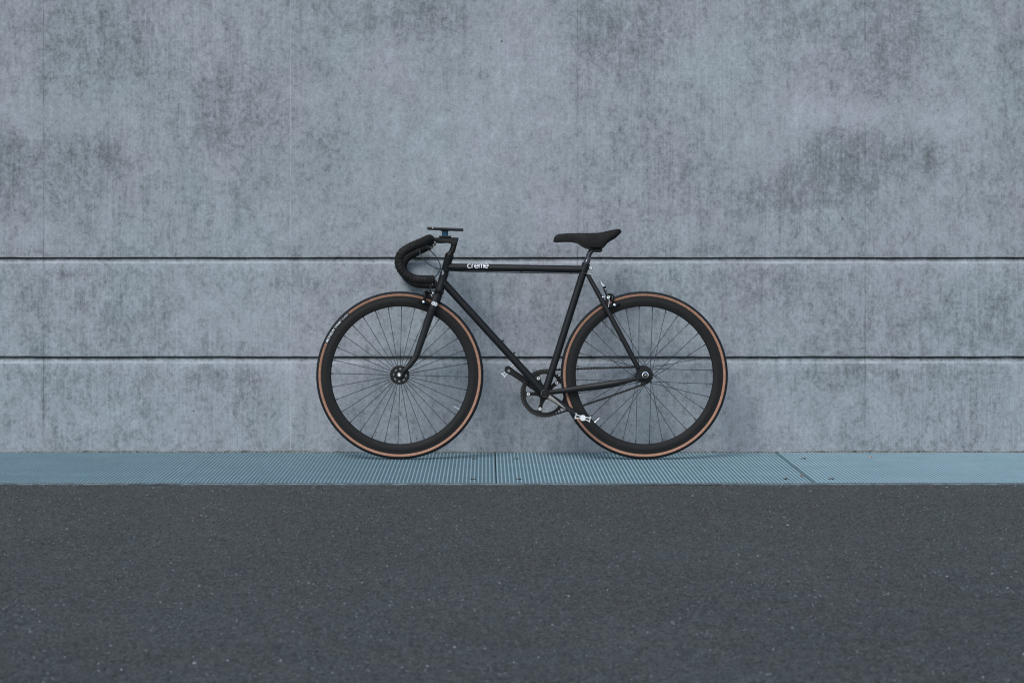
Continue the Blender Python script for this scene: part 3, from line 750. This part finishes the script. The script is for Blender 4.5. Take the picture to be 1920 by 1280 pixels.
# crown badge, two overlapping ringed discs on the near blade
for (u, v), rr_ in (((812.4, 568.4), 3.5), ((816.6, 570.0), 3.5)):
    c = L(u, v, -.046); b = MB()
    k = 0 if u < 814 else .0006
    b.lathe([(rr_ * PXM * .62, -.0016 + k), (rr_ * PXM, -.0016 + k), (rr_ * PXM, .004), (rr_ * PXM * .62, .004)], c=c, n=28)
    b.lathe([(rr_ * PXM * .20, -.0016 + k), (rr_ * PXM * .46, -.0016 + k), (rr_ * PXM * .46, .004), (rr_ * PXM * .20, .004)], c=c, n=24)
    b.build("badge", M_WHITE, fork)

# ---- headset top, stem
b = MB(); up = -ax
b.tube([HT, HT + up * .003, HT + up * .004, HT + up * .009, HT + up * .010, HT + up * .014, HT + up * .0155], [.0178, .0192, .0182, .0182, .0160, .0150, .0125], 24); b.build("headset", M_BLK, bike)
stem = empty("stem", (0, 0, 0), bike)
Q0 = HT + up * .012; CL = L(806.8, 453.2)
Q1 = L(854.0, 449.5)
qx = [Q0, L(850.6, 463), L(852.8, 455.5), L(853.6, 451.6), L(850.5, 449.6), L(843, 449.4), L(828, 450.4), L(813, 452.2)]
b = MB()
pp = spline([Q0, L(847.8, 470.5), L(851.0, 460), L(853.2, 452.0)], 5); b.tube(pp, .0118, 22)
# extension: box-like forged section with a mitred corner
e0, e1 = L(857.5, 447.0), L(811.5, 451.5)
sec = [(L(860.3, 445.9).x, L(860.3, 445.9).z), (L(845, 445.2).x, L(845, 445.2).z), (L(812, 444.9).x, L(812, 444.9).z), (L(810, 450).x, L(810, 450).z), (L(812.5, 455.2).x, L(812.5, 455.2).z), (L(826, 456.4).x, L(826, 456.4).z),
       (L(840, 455.6).x, L(840, 455.6).z), (L(845.2, 457.2).x, L(845.2, 457.2).z), (L(846.6, 461).x, L(846.6, 461).z), (L(856.2, 461).x, L(856.2, 461).z)]
bmx = MB(); bmx.prism(sec, -.0118, .0118); me = bpy.data.meshes.new("tmp"); me.from_pydata([tuple(v) for v in bmx.v], [], bmx.f)
bm = bmesh.new(); bm.from_mesh(me); bmesh.ops.recalc_face_normals(bm, faces=bm.faces)
bmesh.ops.bevel(bm, geom=[e for e in bm.edges if e.calc_face_angle(0) > R(40)], offset=.0042, segments=3, affect='EDGES', profile=.6)
bm.verts.ensure_lookup_table(); bm.verts.index_update()
b.add([v.co.copy() for v in bm.verts], [[v.index for v in f.verts] for f in bm.faces]); bm.free()
b.build("stem_body", M_GLOSS, stem, sharp=50)
b = MB(); b.cyl(CL + Vector((0, -.021, 0)), CL + Vector((0, .021, 0)), .0175, 28); b.build("bar_clamp", M_GLOSS, stem)
for u, v, r_ in ((815.2, 454.2, .0036), (813.3, 459.4, .0024), (813.6, 462.6, .0024)):
    c = L(u, v, -.024); b = MB(); b.tube([c, c + Vector((0, -.004, 0))], [r_, r_ * .8], 12); b.build("bolt", M_CHROME, stem)

# ---- handlebar with wrapped tape
hb = empty("handlebar", (0, 0, 0), bike)
PR = [(789.8, 461.4), (774.9, 468.2), (761.8, 475.8), (753.6, 485.7), (751.6, 496.3), (755.0, 508.0), (764.5, 519.4), (779.4, 526.9), (797.2, 528.9), (817.0, 528.6)]
for s in (-1, 1):
    pts = [CL, CL + Vector((0, s * .06, 0)), CL + Vector((0, s * .120, 0)), CL + Vector((-.002, s * .160, 0))]
    ys = [.198, .212, .219, .2215, .222, .222, .222, .222, .222, .222]
    prf = []
    for (u, v), y in zip(PR, ys):
        q = L(u, v); prf.append(Vector((q.x, s * y, q.z)))
    pts += prf
    p = spline(pts, 26)
    b = MB(); b.tube(p[::3] + [p[-1]], [.0130] * (len(p[::3]) + 1), 14); b.build("bar", M_GLOSS, hb)
    # tape: wound strip, its edge overlapping the turn below
    i0 = next(i for i, q in enumerate(p) if abs(q.y) > .105)
    tp = p[i0:]; acc = 0.0; n = 20; rings = []
    upv = None; vs = []; prev = tp[0]
    # resample evenly
    ev = [tp[0]]; step = .0012; need = step
    for i in range(1, len(tp)):
        a, c = tp[i - 1], tp[i]; l = (c - a).length; t = 0
        while need <= l - t:
            t += need; ev.append(a + (c - a) * (t / l)); need = step
        need -= (l - t)
    m = len(ev); a_ = None; PT = .0145
    for i, q in enumerate(ev):
        t = (ev[min(i + 2, m - 1)] - ev[max(i - 2, 0)]).normalized()
        if a_ is None: a_ = Vector((1, 0, 0)) if abs(t.x) < .9 else Vector((0, 0, 1))
        a_ = (a_ - t * a_.dot(t)).normalized(); b_ = t.cross(a_)
        dist = i * step
        for k in range(n):
            an = 2 * PI * k / n; ph = (dist / PT + s * an / (2 * PI) + .06 * math.sin(an * 2 + i * .013)) % 1.0
            r = .0169 + .0021 * (ph ** 1.5) + .0004 * math.sin(i * .11 + an)
            end = min(1, (m - 1 - i) / 3, (i + 1) / 3); r *= .93 + .07 * end
            vs.append(q + a_ * math.cos(an) * r + b_ * math.sin(an) * r)
    fs = []
    for i in range(m - 1):
        for k in range(n): fs.append([i * n + k, i * n + (k + 1) % n, (i + 1) * n + (k + 1) % n, (i + 1) * n + k])
    fs += [list(range(n)), [(m - 1) * n + k for k in range(n)]]
    link("bar_tape", vs, fs, M_TAPE, hb, sharp=60)
    e = ev[-1]; t = (ev[-1] - ev[-6]).normalized()
    b = MB(); b.tube([e, e + t * .003, e + t * .0045], [.0120, .0120, .008], 16); b.build("end_plug", M_BLK, hb)
    b = MB(); b.tube([e + t * .0045, e + t * .0060], [.0038, .0030], 10); b.build("bolt", M_CHROME, hb)
    # short cross-top brake lever under the flat of the bar
    lv = MB(); c = CL + Vector((0, s * .050, 0))
    lv.lathe([(.0135, -.008), (.0180, -.008), (.0180, .008), (.0135, .008)], c=c, n=24)
    lv.tube([c + Vector((-.004, 0, -.014)), c + Vector((-.006, 0, -.026))], [.0080, .0070], 12)
    br = empty("brake_lever", (0, 0, 0), bike); lv.build("lever_body", M_BLK, br)
    lv = MB(); lv.tube(spline([c + Vector((.004, s * -.012, -.022)), c + Vector((-.002, s * .02, -.026)), c + Vector((-.004, s * .055, -.024)), c + Vector((-.004, s * .085, -.020))], 4), .0042, 10)
    lv.build("lever_blade", M_BLK, br)
    lv = MB(); lv.tube([c + Vector((.004, s * -.014, -.023)), c + Vector((.004, s * -.019, -.023))], .0030, 10); lv.build("bolt", M_CHROME, br)

# ---- brake cables
def cable(name, pts, r, mat, per=8):
    b = MB(); b.tube(spline(pts, per), r, 8); return b.build(name, mat, bike)
cable("brake_cable", [CL + Vector((-.006, -.050, -.026)), L(801.5, 465.5, -.045), L(809, 472, -.040), L(817.2, 481, -.034), L(823.3, 491, -.030), L(825.7, 500, -.028), L(824.0, 508.5, -.028), L(817.5, 517, -.024), L(811, 525, -.012), L(808.8, 533, -.006)], .0020, M_CABLE)
cable("brake_cable", [CL + Vector((-.006, .050, -.026)), L(793, 462, .030), L(786.6, 466, .005), L(787.6, 474, -.012), L(792.8, 484.5, -.020), L(803.2, 494.8, -.024), L(815, 501.6, -.025), L(826.5, 504.8, -.024), L(838, 506.8, -.019), L(852, 508.2, -.008), L(866.5, 508.8, -.002),
      L(920, 510.2, -.002), L(978, 511.3, -.002), L(1030, 512.1, -.002), L(1070, 512.6, -.003), L(1090, 512.3, -.010), L(1101.5, 513.0, -.017)], .0020, M_CABLE)
cable("cable_housing", [L(1101.5, 513.0, -.017), L(1109.5, 514.8, -.016), L(1118, 518.8, -.012), L(1123.4, 523.6, -.006), L(1126.6, 528.6, -.003)], .0023, M_CABLES)

# ---- brakes: side-pull calipers
def caliper(front):
    g = empty("brake_caliper", (0, 0, 0), bike)
    if front: piv, pad, top = (804.5, 552.5), (794.3, 566.5), (809, 549)
    else: piv, pad, top = (1141, 558.5), (1151.9, 572.0), (1136, 557)
    s0 = 1 if front else -1
    P = L(*piv)
    for s in (-1, 1):
        q = L(pad[0] , pad[1], s * .022); b = MB()
        mid = L(piv[0] - s0 * 7.5, piv[1] - 2, s * .036)
        p = spline([P + Vector((s0 * .003, -s * .012, .010)), P + Vector((-s0 * .004, s * .012, .011)), mid + Vector((0, -s * .006, .003)), mid + Vector((-s0 * .000, s * 0, -.012)), q + Vector((0, s * .010, 0))], 5)
        fl = [(.0085 - .0030 * i / (len(p) - 1), .0060) for i in range(len(p))]
        b.tube(p, .006, 14, flat=fl)
        b.build("caliper_arm", M_BLK, g)
        b = MB(); tdir = Vector((L(*pad) - (FW if front else RW)).cross(Vector((0, 1, 0)))).normalized()
        b.tube([q - tdir * .024 + Vector((0, -s * .004, 0)), q - tdir * .020 + Vector((0, -s * .004, 0)), q + tdir * .020 + Vector((0, -s * .004, 0)), q + tdir * .024 + Vector((0, -s * .004, 0))], [.002, .0055, .0055, .002], 10)
        b.build("brake_pad", M_TREAD, g)
        b = MB(); b.ball(q + Vector((0, s * .0175, 0)), .0062, 8, .55); b.cyl(q, q + Vector((0, s * .017, 0)), .0035, 10); b.build("bolt", M_CHROME, g)
    b = MB(); b.prism([(-.011, -.010), (-.013, .006), (-.004, .013), (.010, .012), (.013, -.002), (.006, -.013)], -.013, .013, P); b.build("caliper_body", M_BLK, g)
    return g, P
g, P = caliper(True)
def ball(g, u, v, off, r, mat=M_CHROME, sy=.6):
    b = MB(); b.ball(L(u, v, off), r, 8, sy); b.build("bolt", mat, g)
ball(g, 795.0, 551.5, -.030, .0026); ball(g, 797.2, 549.0, -.030, .0028); ball(g, 804.2, 546.2, -.024, .0026, M_DULL)
ball(g, 811.6, 549.8, -.022, .0046); ball(g, 809.0, 553.2, -.021, .0026); ball(g, 810.2, 556.4, -.020, .0038, M_DULL)
b = MB(); b.tube([L(808.2, 531.0, -.008), L(806.8, 543, -.014), L(806.0, 548, -.014)], [.0028, .0032, .0036], 12); b.build("cable_stop", M_BLK, g)
a0, a1 = L(806.2, 531.4, -.012), L(811.4, 533.4, -.012)
b = MB(); b.tube([a0, a1], .0024, 10); b.build("barrel_adjuster", M_CHROME, g)
g, P = caliper(False)
ball(g, 1130.6, 557.3, -.030, .0044); ball(g, 1134.4, 556.3, -.028, .0026); ball(g, 1121.3, 563.0, -.020, .0021)
ball(g, 1143.2, 556.0, -.027, .0040, M_DULL)
b = MB(); c = L(1140.4, 557.6, -.026); b.lathe([(.0028, -.004), (.0056, -.004), (.0066, .002), (.0028, .002)], c=c, n=24); b.ball(c + Vector((0, -.002, 0)), .0024, 6); b.build("pinch_bolt", M_CHROME, g)
b = MB(); b.tube([L(1147.3, 552.8, -.024), L(1149.6, 557.2, -.024)], [.0030, .0026], 10); b.build("bolt", M_CHROME, g)
b = MB(); b.tube([L(1126.6, 527.5, -.003), L(1128.0, 531.5, -.003), L(1131.2, 535.8, -.003), L(1133.0, 537.4, -.003)], [.0022, .0030, .0058, .0056], 16); b.build("barrel_adjuster", M_ALU, g)
b = MB(); b.tube([L(1132.4, 536.8, -.003), L(1134.2, 540.8, -.003)], [.0062, .0060], 14); b.tube([L(1133.2, 540.5, -.002), L(1138.5, 554, -.006)], [.0048, .0052], 12); b.build("cable_stop", M_BLK, g)
b = MB(); b.ball(L(1134.8, 542.0, -.010), .0026, 6); b.tube(spline([L(1134.8, 542.0, -.010), L(1138, 549.5, -.018), L(1141, 556, -.030)], 4), .0009, 6); b.build("brake_wire", M_CHROME, g)
b = MB(); b.tube(spline([L(1142.2, 561, -.031), L(1142.2, 568, -.033), L(1140.6, 576, -.034), L(1139.6, 580, -.035)], 4), .0011, 8); b.tube([L(1140.1, 578.6, -.035), L(1138.4, 586.4, -.036)], [.0020, .0023], 10); b.build("wire_end", M_ALU, g)

# ---- seat post and saddle
sp_ = MB()
pts = spline([ST_T - sdir * .02, ST_T + sdir * .004, L(1102.0, 487, 0), L(1104.3, 478, 0), L(1108.0, 471.5, 0), L(1113.5, 467.4, 0), L(1119.5, 466.4, 0)], 8)
sp_.tube(pts, [.0134 if i < 10 else max(.0106, .0134 - .0028 * (i - 10) / 10) for i in range(len(pts))], 28); sp_.build("seat_post", simple('seat_post_anodised', (0.010, 0.012, 0.014), 0.16, spec=0.8, vary=0.05), bike)
cl = MB(); c = L(1120.5, 468.5)
cl.prism([(-.019, .008), (-.017, -.003), (-.006, -.009), (.012, -.010), (.019, -.004), (.018, .003), (.006, .008)], -.020, .020, c); post_clamp = cl.build("saddle_clamp", M_BLK, bike)
b = MB(); b.ball(L(1116.8, 474.2, -.006), .0066, 8, .8); bb_ = b.build("bolt", M_CHROME, bike); bb_.parent = post_clamp
sad_top = [(1037.6, 453.0), (1038.0, 447.6), (1040.8, 442.0), (1047.5, 438.8), (1067, 437.3), (1092, 437.1), (1118.5, 437.0), (1129, 435.7), (1145, 432.0), (1157, 429.9), (1162.4, 430.6), (1163.9, 434.6)]
sad_bot = [(1037.6, 453.2), (1039, 453.8), (1043, 454.4), (1052, 453.9), (1068.5, 453.6), (1078, 454.8), (1088, 458.4), (1096, 462.1), (1108, 464.4), (1122, 465.2), (1130, 464.5), (1134, 460.8), (1139.4, 455.0), (1147, 449.4), (1153, 447.0), (1156, 444.6), (1163.2, 438.0), (1163.9, 436.4)]
def interp(tab, u):
    for (a, b_), (c_, d_) in zip(tab, tab[1:]):
        if a <= u <= c_: return b_ + (d_ - b_) * (u - a) / max(1e-6, c_ - a)
    return tab[-1][1] if u > tab[-1][0] else tab[0][1]
sadw = [(1037, .010), (1040, .0165), (1048, .0185), (1080, .0200), (1100, .027), (1120, .046), (1135, .062), (1150, .068), (1158, .062), (1164, .045)]
us = [1037.7, 1038.2, 1039.2, 1041, 1044, 1048, 1054] + [1060 + 5 * i for i in range(19)] + [1154, 1157.5, 1160, 1162, 1163.2, 1163.9]
vs = []; nn = 25
for u in us:
    zt = L(u, interp(sad_top, u)).z; zb = L(u, interp(sad_bot, u)).z; x = L(u, 440).x; wd = interp(sadw, u)
    if zt - zb < .002: zb = zt - .002
    for k in range(nn):                                    # open arch from near skirt over the top to far skirt, then underside
        t = k / (nn - 1) * 2 - 1
        a = abs(t); y = wd * math.copysign(min(1, a / .62) ** .9 if a < .62 else 1 + .03 * (a - .62) / .38, t)
        hgt = (zt - zb)
        if a < .62: z = zt - hgt * .16 * (a / .62) ** 3.2
        else: z = zt - hgt * (.16 + .84 * ((a - .62) / .38) ** 1.15)
        if a > .9: y *= 1 - .12 * (a - .9) / .1
        vs.append((x, y, z))
fs = []
for i in range(len(us) - 1):
    for k in range(nn - 1): fs.append([i * nn + k, i * nn + k + 1, (i + 1) * nn + k + 1, (i + 1) * nn + k])
    fs.append([i * nn + nn - 1, i * nn, (i + 1) * nn, (i + 1) * nn + nn - 1])
fs += [list(range(nn)), [(len(us) - 1) * nn + k for k in range(nn)]]
saddle = empty("saddle", (0, 0, 0), bike)
link("saddle_cover", vs, fs, M_SADDLE, saddle, sharp=70)
for s in (-1, 1):
    b = MB(); b.tube(spline([L(1058, 448, s * .010), L(1078, 452, s * .016), L(1100, 465.2, s * .022), L(1128, 464.6, s * .022), L(1140, 450, s * .034), L(1146, 440, s * .040)], 6), .0035, 10); b.build("saddle_rail", M_BLK, saddle)

# ---- cranks, chainring, pedals, chain
def crank_arm(tip, off0, off1, s):
    g = empty("crank", (0, 0, 0), bike)
    d = tip - BB; d.y = 0; ln = d.length; d.normalize(); nrm = Vector((-d.z, 0, d.x))
    if nrm.z < 0: nrm = -nrm
    # cross-section: bevelled, ridge on the outer face
    st_ = [(0, .0150), (.012, .0150), (.03, .0128), (.08, .0112), (.12, .0104), (.150, .0108), (ln - .004, .0125), (ln + .004, .0118), (ln + .0095, .0082), (ln + .0125, .0035)]
    vs = []; m = 8
    for t, hw in st_:
        if s > 0: hw *= 1.18
        y0 = off0 + (off1 - off0) * min(1, t / ln); th = .0062
        c = BB + d * t
        ring = [(-hw * .75, th), (-hw, th * .4), (-hw, -th * .35), (-hw * .60, -th), (hw * .45, -th), (hw, -th * .35), (hw, th * .4), (hw * .75, th)]
        for a, y in ring: vs.append(c + nrm * a + Vector((0, y0 - BB.y + (y if s < 0 else -y), 0)))
    fs = []
    for i in range(len(st_) - 1):
        for k in range(m): fs.append([i * m + k, i * m + (k + 1) % m, (i + 1) * m + (k + 1) % m, (i + 1) * m + k])
    fs += [list(range(m)), [(len(st_) - 1) * m + k for k in range(m)]]
    arm = link("crank_arm", vs, fs, M_GLOSS if s < 0 else M_BLK, g, sharp=30)
    b = MB(); y = off0; e = s
    b.lathe([(0, y - e * .008), (.0165, y - e * .008), (.0165, y + e * .006), (.0145, y + e * .0095), (.0118, y + e * .0098), (.0112, y + e * .0070), (0, y + e * .0070)], c=(BB.x, 0, BB.z), n=36, closed_prof=False)
    b.build("crank_boss", M_GLOSS, g)
    b = MB(); b.lathe([(0, y + e * .0105), (.0080, y + e * .0105), (.0092, y + e * .0085), (.0092, y + e * .005), (0, y + e * .005)], c=(BB.x, 0, BB.z), n=24, closed_prof=False); b.build("crank_bolt", M_BLK, g)
    if s < 0:                                              # paler alloy on the lower bevel of the outer face and round the boss
        f0, f1 = .019, .100; vs = []
        for t, lo, hi in ((f0, -.0112, .0052), (.05, -.0100, .0024), (f1 * .85, -.0088, -.0024), (f1 + .002, -.0078, -.0060)):
            c = BB + d * t; y0 = off0 + (off1 - off0) * t / ln
            for a, yy in ((lo, -.0058), (lo + .25 * (hi - lo), -.0069), (hi, -.0067)): vs.append(c + nrm * a + Vector((0, y0 + yy, 0)))
            for a, yy in ((lo, -.0040), (hi, -.0040)): vs.append(c + nrm * a + Vector((0, y0 + yy, 0)))
        fs = []
        for i in range(3):
            o = i * 5
            for a, c_ in ((0, 1), (1, 2), (2, 4), (4, 3), (3, 0)): fs.append([o + a, o + c_, o + 5 + c_, o + 5 + a])
        fs += [[0, 1, 2, 4, 3], [15, 16, 17, 19, 18]]
        link("pale_face", vs, fs, M_PALE_ALLOY, g, sharp=20)
        b = MB(); b.lathe([(.0132, y - .0092), (.0142, y - .0100), (.0150, y - .0092), (.0140, y - .0080)], c=(BB.x, 0, BB.z), n=20, a0=R(105), a1=R(200)); b.build("pale_ring", M_PALE_ALLOY, g)
        b = MB(); b.lathe([(.0132, y - .0092), (.0142, y - .0100), (.0150, y - .0092), (.0140, y - .0080)], c=(BB.x, 0, BB.z), n=20, a0=R(225), a1=R(300)); b.build("pale_ring", M_PALE_ALLOY, g)
    return g
T_near = L(1089.5, 781.5, -.074); T_far = L(952.0, 692.3, .074)
crank_arm(T_near, -.056, -.072, -1); crank_arm(T_far, .060, .074, 1)

def pedal(c, ang, s):
    """alloy platform pedal; spindle along y; cage built of an end plate, side plates and a barrel"""
    g = empty("pedal", c, bike); g.rotation_euler = (0, -ang, 0)
    y0, y1 = s * .012, s * .092
    cg = MB()
    hl, hh = .0285, .0095
    for yp in (y1, y0 + s * .006):                         # outer and inner end plates, each with two windows
        ya, yb_ = yp, yp - s * .0035
        cg.prism([(-hl, hh * .52), (-hl, hh * .82), (-.006, hh * .62), (.006, hh * .62), (hl, hh * .82), (hl, hh * .52), (.006, hh * .25), (-.006, hh * .25)], ya, yb_)
        cg.prism([(-hl, -hh * .52), (-hl, -hh * .82), (-.006, -hh * .62), (.006, -hh * .62), (hl, -hh * .82), (hl, -hh * .52), (.006, -hh * .25), (-.006, -hh * .25)], ya, yb_)
    for e in (-1, 1):                                      # toothed side plates
        x = e * hl
        cg.box((x - .0014, min(y0, y1), -hh), (x + .0014, max(y0, y1), hh))
        for k in range(7):
            yy = y0 + (y1 - y0) * (k + .5) / 7
            for zz in (-1, 1): cg.box((x - .0018 + e * .0012, yy - .0032, zz * hh - .0005), (x + .0018 + e * .0012, yy + .0032, zz * (hh + .0028) + .0005 * (1 - zz)))
    cg.build("pedal_cage", M_ALU, g, sharp=20)
    bd = MB(); bd.prism([(-.0105, .002), (-.008, .0085), (-.002, .0115), (.004, .0110), (.0100, .0060), (.0105, -.002), (.008, -.0090), (.002, -.0115), (-.004, -.0110), (-.0100, -.0060)], y0 + s * .002, y1 + s * .003)
    bd.build("pedal_body", M_ALU, g, sharp=50)
    sp = MB(); sp.cyl((0, -s * .010, 0), (0, y0 + s * .003, 0), .0058, 16); sp.build("spindle", M_DULL, g)
pedal(L(1092.0, 782.8, -.12) + Vector((0, .12 - .076, 0)), -R(13.5), -1)
fp = L(953.8, 694.8, .10); pedal(Vector((fp.x, .076, fp.z)), R(41), 1)

cr = empty("chainring", (0, 0, 0), bike)
NT = 46; CRR = .0127 / 2 / math.sin(PI / NT); YR = .044
BA = [R(a) for a in (112.3, 40.8, -177.3 + 360, -106.2, -33.5)]
b = MB(); out = []; inn = []
for i in range(NT):
    for f, rr_ in ((-.30, CRR - .0040), (-.16, CRR + .0010), (-.07, CRR + .0046), (.07, CRR + .0046), (.16, CRR + .0010), (.30, CRR - .0040)):
        a = 2 * PI * (i + f) / NT; out.append((rr_ * math.cos(a), rr_ * math.sin(a)))
        near_ = min(abs((a - q + PI) % (2 * PI) - PI) for q in BA); r2 = .0775 - .0060 * math.exp(-(near_ / .16) ** 2) - .0100 * math.exp(-(near_ / .09) ** 4)
        inn.append((r2 * math.cos(a), r2 * math.sin(a)))
n = len(out); vs = [(BB.x + x, YR - .0016, BB.z + z) for x, z in out] + [(BB.x + x, YR - .0016, BB.z + z) for x, z in inn] + [(BB.x + x, YR + .0016, BB.z + z) for x, z in out] + [(BB.x + x, YR + .0016, BB.z + z) for x, z in inn]
fs = []
for i in range(n):
    j = (i + 1) % n; fs += [[i, j, n + j, n + i], [2 * n + i, 2 * n + j, 3 * n + j, 3 * n + i], [i, j, 2 * n + j, 2 * n + i], [n + i, n + j, 3 * n + j, 3 * n + i]]
link("toothed_ring", vs, fs, M_BLK, cr, smooth=False)
sp = MB()
for a in BA:
    pl = [(0, -.0165), (.024, -.0110), (.045, -.0072), (.058, -.0082), (.066, -.0090)] + [(.066 + .009 * math.cos(R(q)), .009 * math.sin(R(q))) for q in range(-75, 90, 15)] + [(.058, .0082), (.045, .0072), (.024, .0110), (0, .0165)]
    sp.prism(pl, YR + .0018, YR + .0060, (BB.x, 0, BB.z), a)
    sp.lathe([(.0, YR + .002), (.0072, YR + .002), (.0072, YR - .0018), (.0, YR - .0018)], c=(BB.x + .065 * math.cos(a), 0, BB.z + .065 * math.sin(a)), n=16, closed_prof=False)
sp.lathe([(.006, YR + .0012), (.026, YR + .0012), (.024, YR + .012), (.006, YR + .012)], c=(BB.x, 0, BB.z), n=36)
sp.build("spider", M_BLK, cr, smooth=False)
for a in BA:
    c = (BB.x + .065 * math.cos(a), YR, BB.z + .065 * math.sin(a)); b = MB()
    b.lathe([(.0022, -.0019), (.0034, -.0034), (.0062, -.0034), (.0066, -.0019)], c=c, n=20); b.build("bolt", M_ALU, cr)
# sprocket on the rear hub
NS = 17; SR = .0127 / 2 / math.sin(PI / NS); out = []; inn = []
for i in range(NS):
    for f, rr_ in ((-.30, SR - .0038), (-.16, SR + .0008), (-.07, SR + .0042), (.07, SR + .0042), (.16, SR + .0008), (.30, SR - .0038)):
        a = 2 * PI * (i + f) / NS; out.append((rr_ * math.cos(a), rr_ * math.sin(a)))
b = MB(); b.prism(out, YR - .0014, YR + .0014, (RW.x, 0, RW.z)); b.build("sprocket", M_CHAIN, bike, smooth=False)
# chain round both
c1 = Vector((BB.x, BB.z)); c2 = Vector((RW.x, RW.z)); dv = c2 - c1; D = dv.length; base = math.atan2(dv.y, dv.x); al = math.asin((CRR - SR) / D)
tu, tl = base + PI / 2 - al, base - PI / 2 + al          # contact angles: upper, lower
def onc(c, r, a): return Vector((c.x + r * math.cos(a), c.y + r * math.sin(a)))
path = []
for i in range(60): path.append(onc(c1, CRR, tu + (2 * PI - (tu - tl)) * i / 60))                # round the back of the ring, counter-clockwise from upper to lower
A, B_ = onc(c1, CRR, tl), onc(c2, SR, tl)
for i in range(30):
    t = i / 30; q = A.lerp(B_, t); q.y -= .0035 * math.sin(PI * t); path.append(q)
for i in range(24): path.append(onc(c2, SR, tl + (tu - tl) * i / 24))
A, B_ = onc(c2, SR, tu), onc(c1, CRR, tu)
for i in range(30): path.append(A.lerp(B_, i / 30))
tot = sum((path[(i + 1) % len(path)] - path[i]).length for i in range(len(path))); NL = int(round(tot / .0127 / 2)) * 2; pit = tot / NL
pins = []; acc = 0; want = 0; i = 0
while len(pins) < NL:
    a = path[i % len(path)]; c_ = path[(i + 1) % len(path)]; l = (c_ - a).length
    while want <= acc + l + 1e-9 and len(pins) < NL: pins.append(a + (c_ - a) * ((want - acc) / l)); want += pit
    acc += l; i += 1
b = MB()
for i in range(NL):
    p, q = pins[i], pins[(i + 1) % NL]; d = q - p; a = math.atan2(d.y, d.x); ln = d.length
    pl = [(.0054 * math.cos(R(t)), .0054 * math.sin(R(t))) for t in range(120, 241, 40)] + [(ln * .5, -.0030)] + [(ln + .0054 * math.cos(R(t)), .0054 * math.sin(R(t))) for t in range(-60, 61, 40)] + [(ln * .5, .0030)]
    yo = .0026 if i % 2 else .0036
    for s in (-1, 1): b.prism(pl, s * yo - .0005, s * yo + .0005, (p.x, YR, p.y), a)
    b.cyl((p.x, YR - .0046, p.y), (p.x, YR + .0046, p.y), .0036, 8)
ch = b.build("chain", M_CHAIN, bike, smooth=False)

# ---- phone mount (part) and the phone in it (a thing of its own)
mt = empty("phone_mount", (0, 0, 0), bike)
c = L(834.4, 443.6)
b = MB(); b.box((L(823.3, 443).x, -.017, L(830, 445.0).z), (L(845.8, 443).x, .017, L(830, 442.4).z)); b.build("mount_base", M_BLK, mt, smooth=False)
b = MB(); z0_, z1_ = L(834.4, 442.4).z, L(834.4, 434.4).z; xm = L(834.4, 440).x; hN = z1_ - z0_
def vturn(mb, prof, x):
    n = 28; vs = []; fs = []; m = len(prof)
    for i in range(n):
        a = 2 * PI * i / n
        for r, z in prof: vs.append((x + r * math.cos(a), r * math.sin(a), z))
    for i in range(n):
        for k in range(m - 1): fs.append([i * m + k, i * m + k + 1, ((i + 1) % n) * m + k + 1, ((i + 1) % n) * m + k])
    mb.add(vs, fs)
vturn(b, [(0, z0_), (.0118, z0_), (.0118, z0_ + hN * .30), (.0138, z0_ + hN * .36), (.0138, z0_ + hN * .62), (.0122, z0_ + hN * .68), (.0122, z1_), (0, z1_)], xm); b.build("mount_adapter", M_BLUE, mt)
pc = L(835.0, 429.7); pl0, pl1 = L(801.2, 428.1), L(868.9, 431.4); half = (pl1 - pl0).length / 2; pang = math.atan2(pl1.z - pl0.z, pl1.x - pl0.x)
b = MB(); zt_ = L(834.4, 433.0).z; vturn(b, [(0, z1_ - .0002), (.0128, z1_ - .0002), (.0150, z1_ + .0022), (.0210, zt_), (0, zt_)], xm); b.build("mount_head", M_BLK, mt)
Wb = Matrix.Translation((0, YB, 0)) @ Matrix.Rotation(-LEAN, 4, 'X')
def rounded(hx, hy, r, n=6):
    o = []
    for cx, cy, a0 in ((hx - r, hy - r, 0), (-hx + r, hy - r, 90), (-hx + r, -hy + r, 180), (hx - r, -hy + r, 270)):
        for i in range(n + 1): a = R(a0 + 90 * i / n); o.append((cx + r * math.cos(a), cy + r * math.sin(a)))
    return o
ph = tag(empty("smartphone"), "black smartphone lying flat on the blue mount above the handlebar stem", "phone")
ph.matrix_world = Wb @ Matrix.Translation(pc) @ Matrix.Rotation(-pang, 4, 'Y')
rings = [(-.0044, .0018), (-.0036, .0006), (-.0020, 0), (.0020, 0), (.0036, .0006), (.0044, .0018)]
vs = []; 
for z, ins in rings: vs += [(x, y, z) for x, y in rounded(half - ins, .036 - ins, .009 - ins)]
m = len(rounded(.05, .03, .005)); fs = [list(range(m)), [(len(rings) - 1) * m + i for i in range(m)]]
for k in range(len(rings) - 1):
    for i in range(m): fs.append([k * m + i, k * m + (i + 1) % m, (k + 1) * m + (i + 1) % m, (k + 1) * m + i])
link("phone_case", vs, fs, M_PHONE, ph, sharp=50)
vs = [(x, y, .0045) for x, y in rounded(half - .005, .031, .006)] + [(x, y, .0048) for x, y in rounded(half - .006, .030, .006)]
link("screen", vs, [list(range(m)), list(range(m, 2 * m))] + [[i, (i + 1) % m, m + (i + 1) % m, m + i] for i in range(m)], M_GLOSS, ph)
b = MB(); b.box((-half + .0205, -.0366, -.0012), (-half + .0250, -.0358, .0008)); b.build("side_button", M_CHROME, ph, smooth=False)
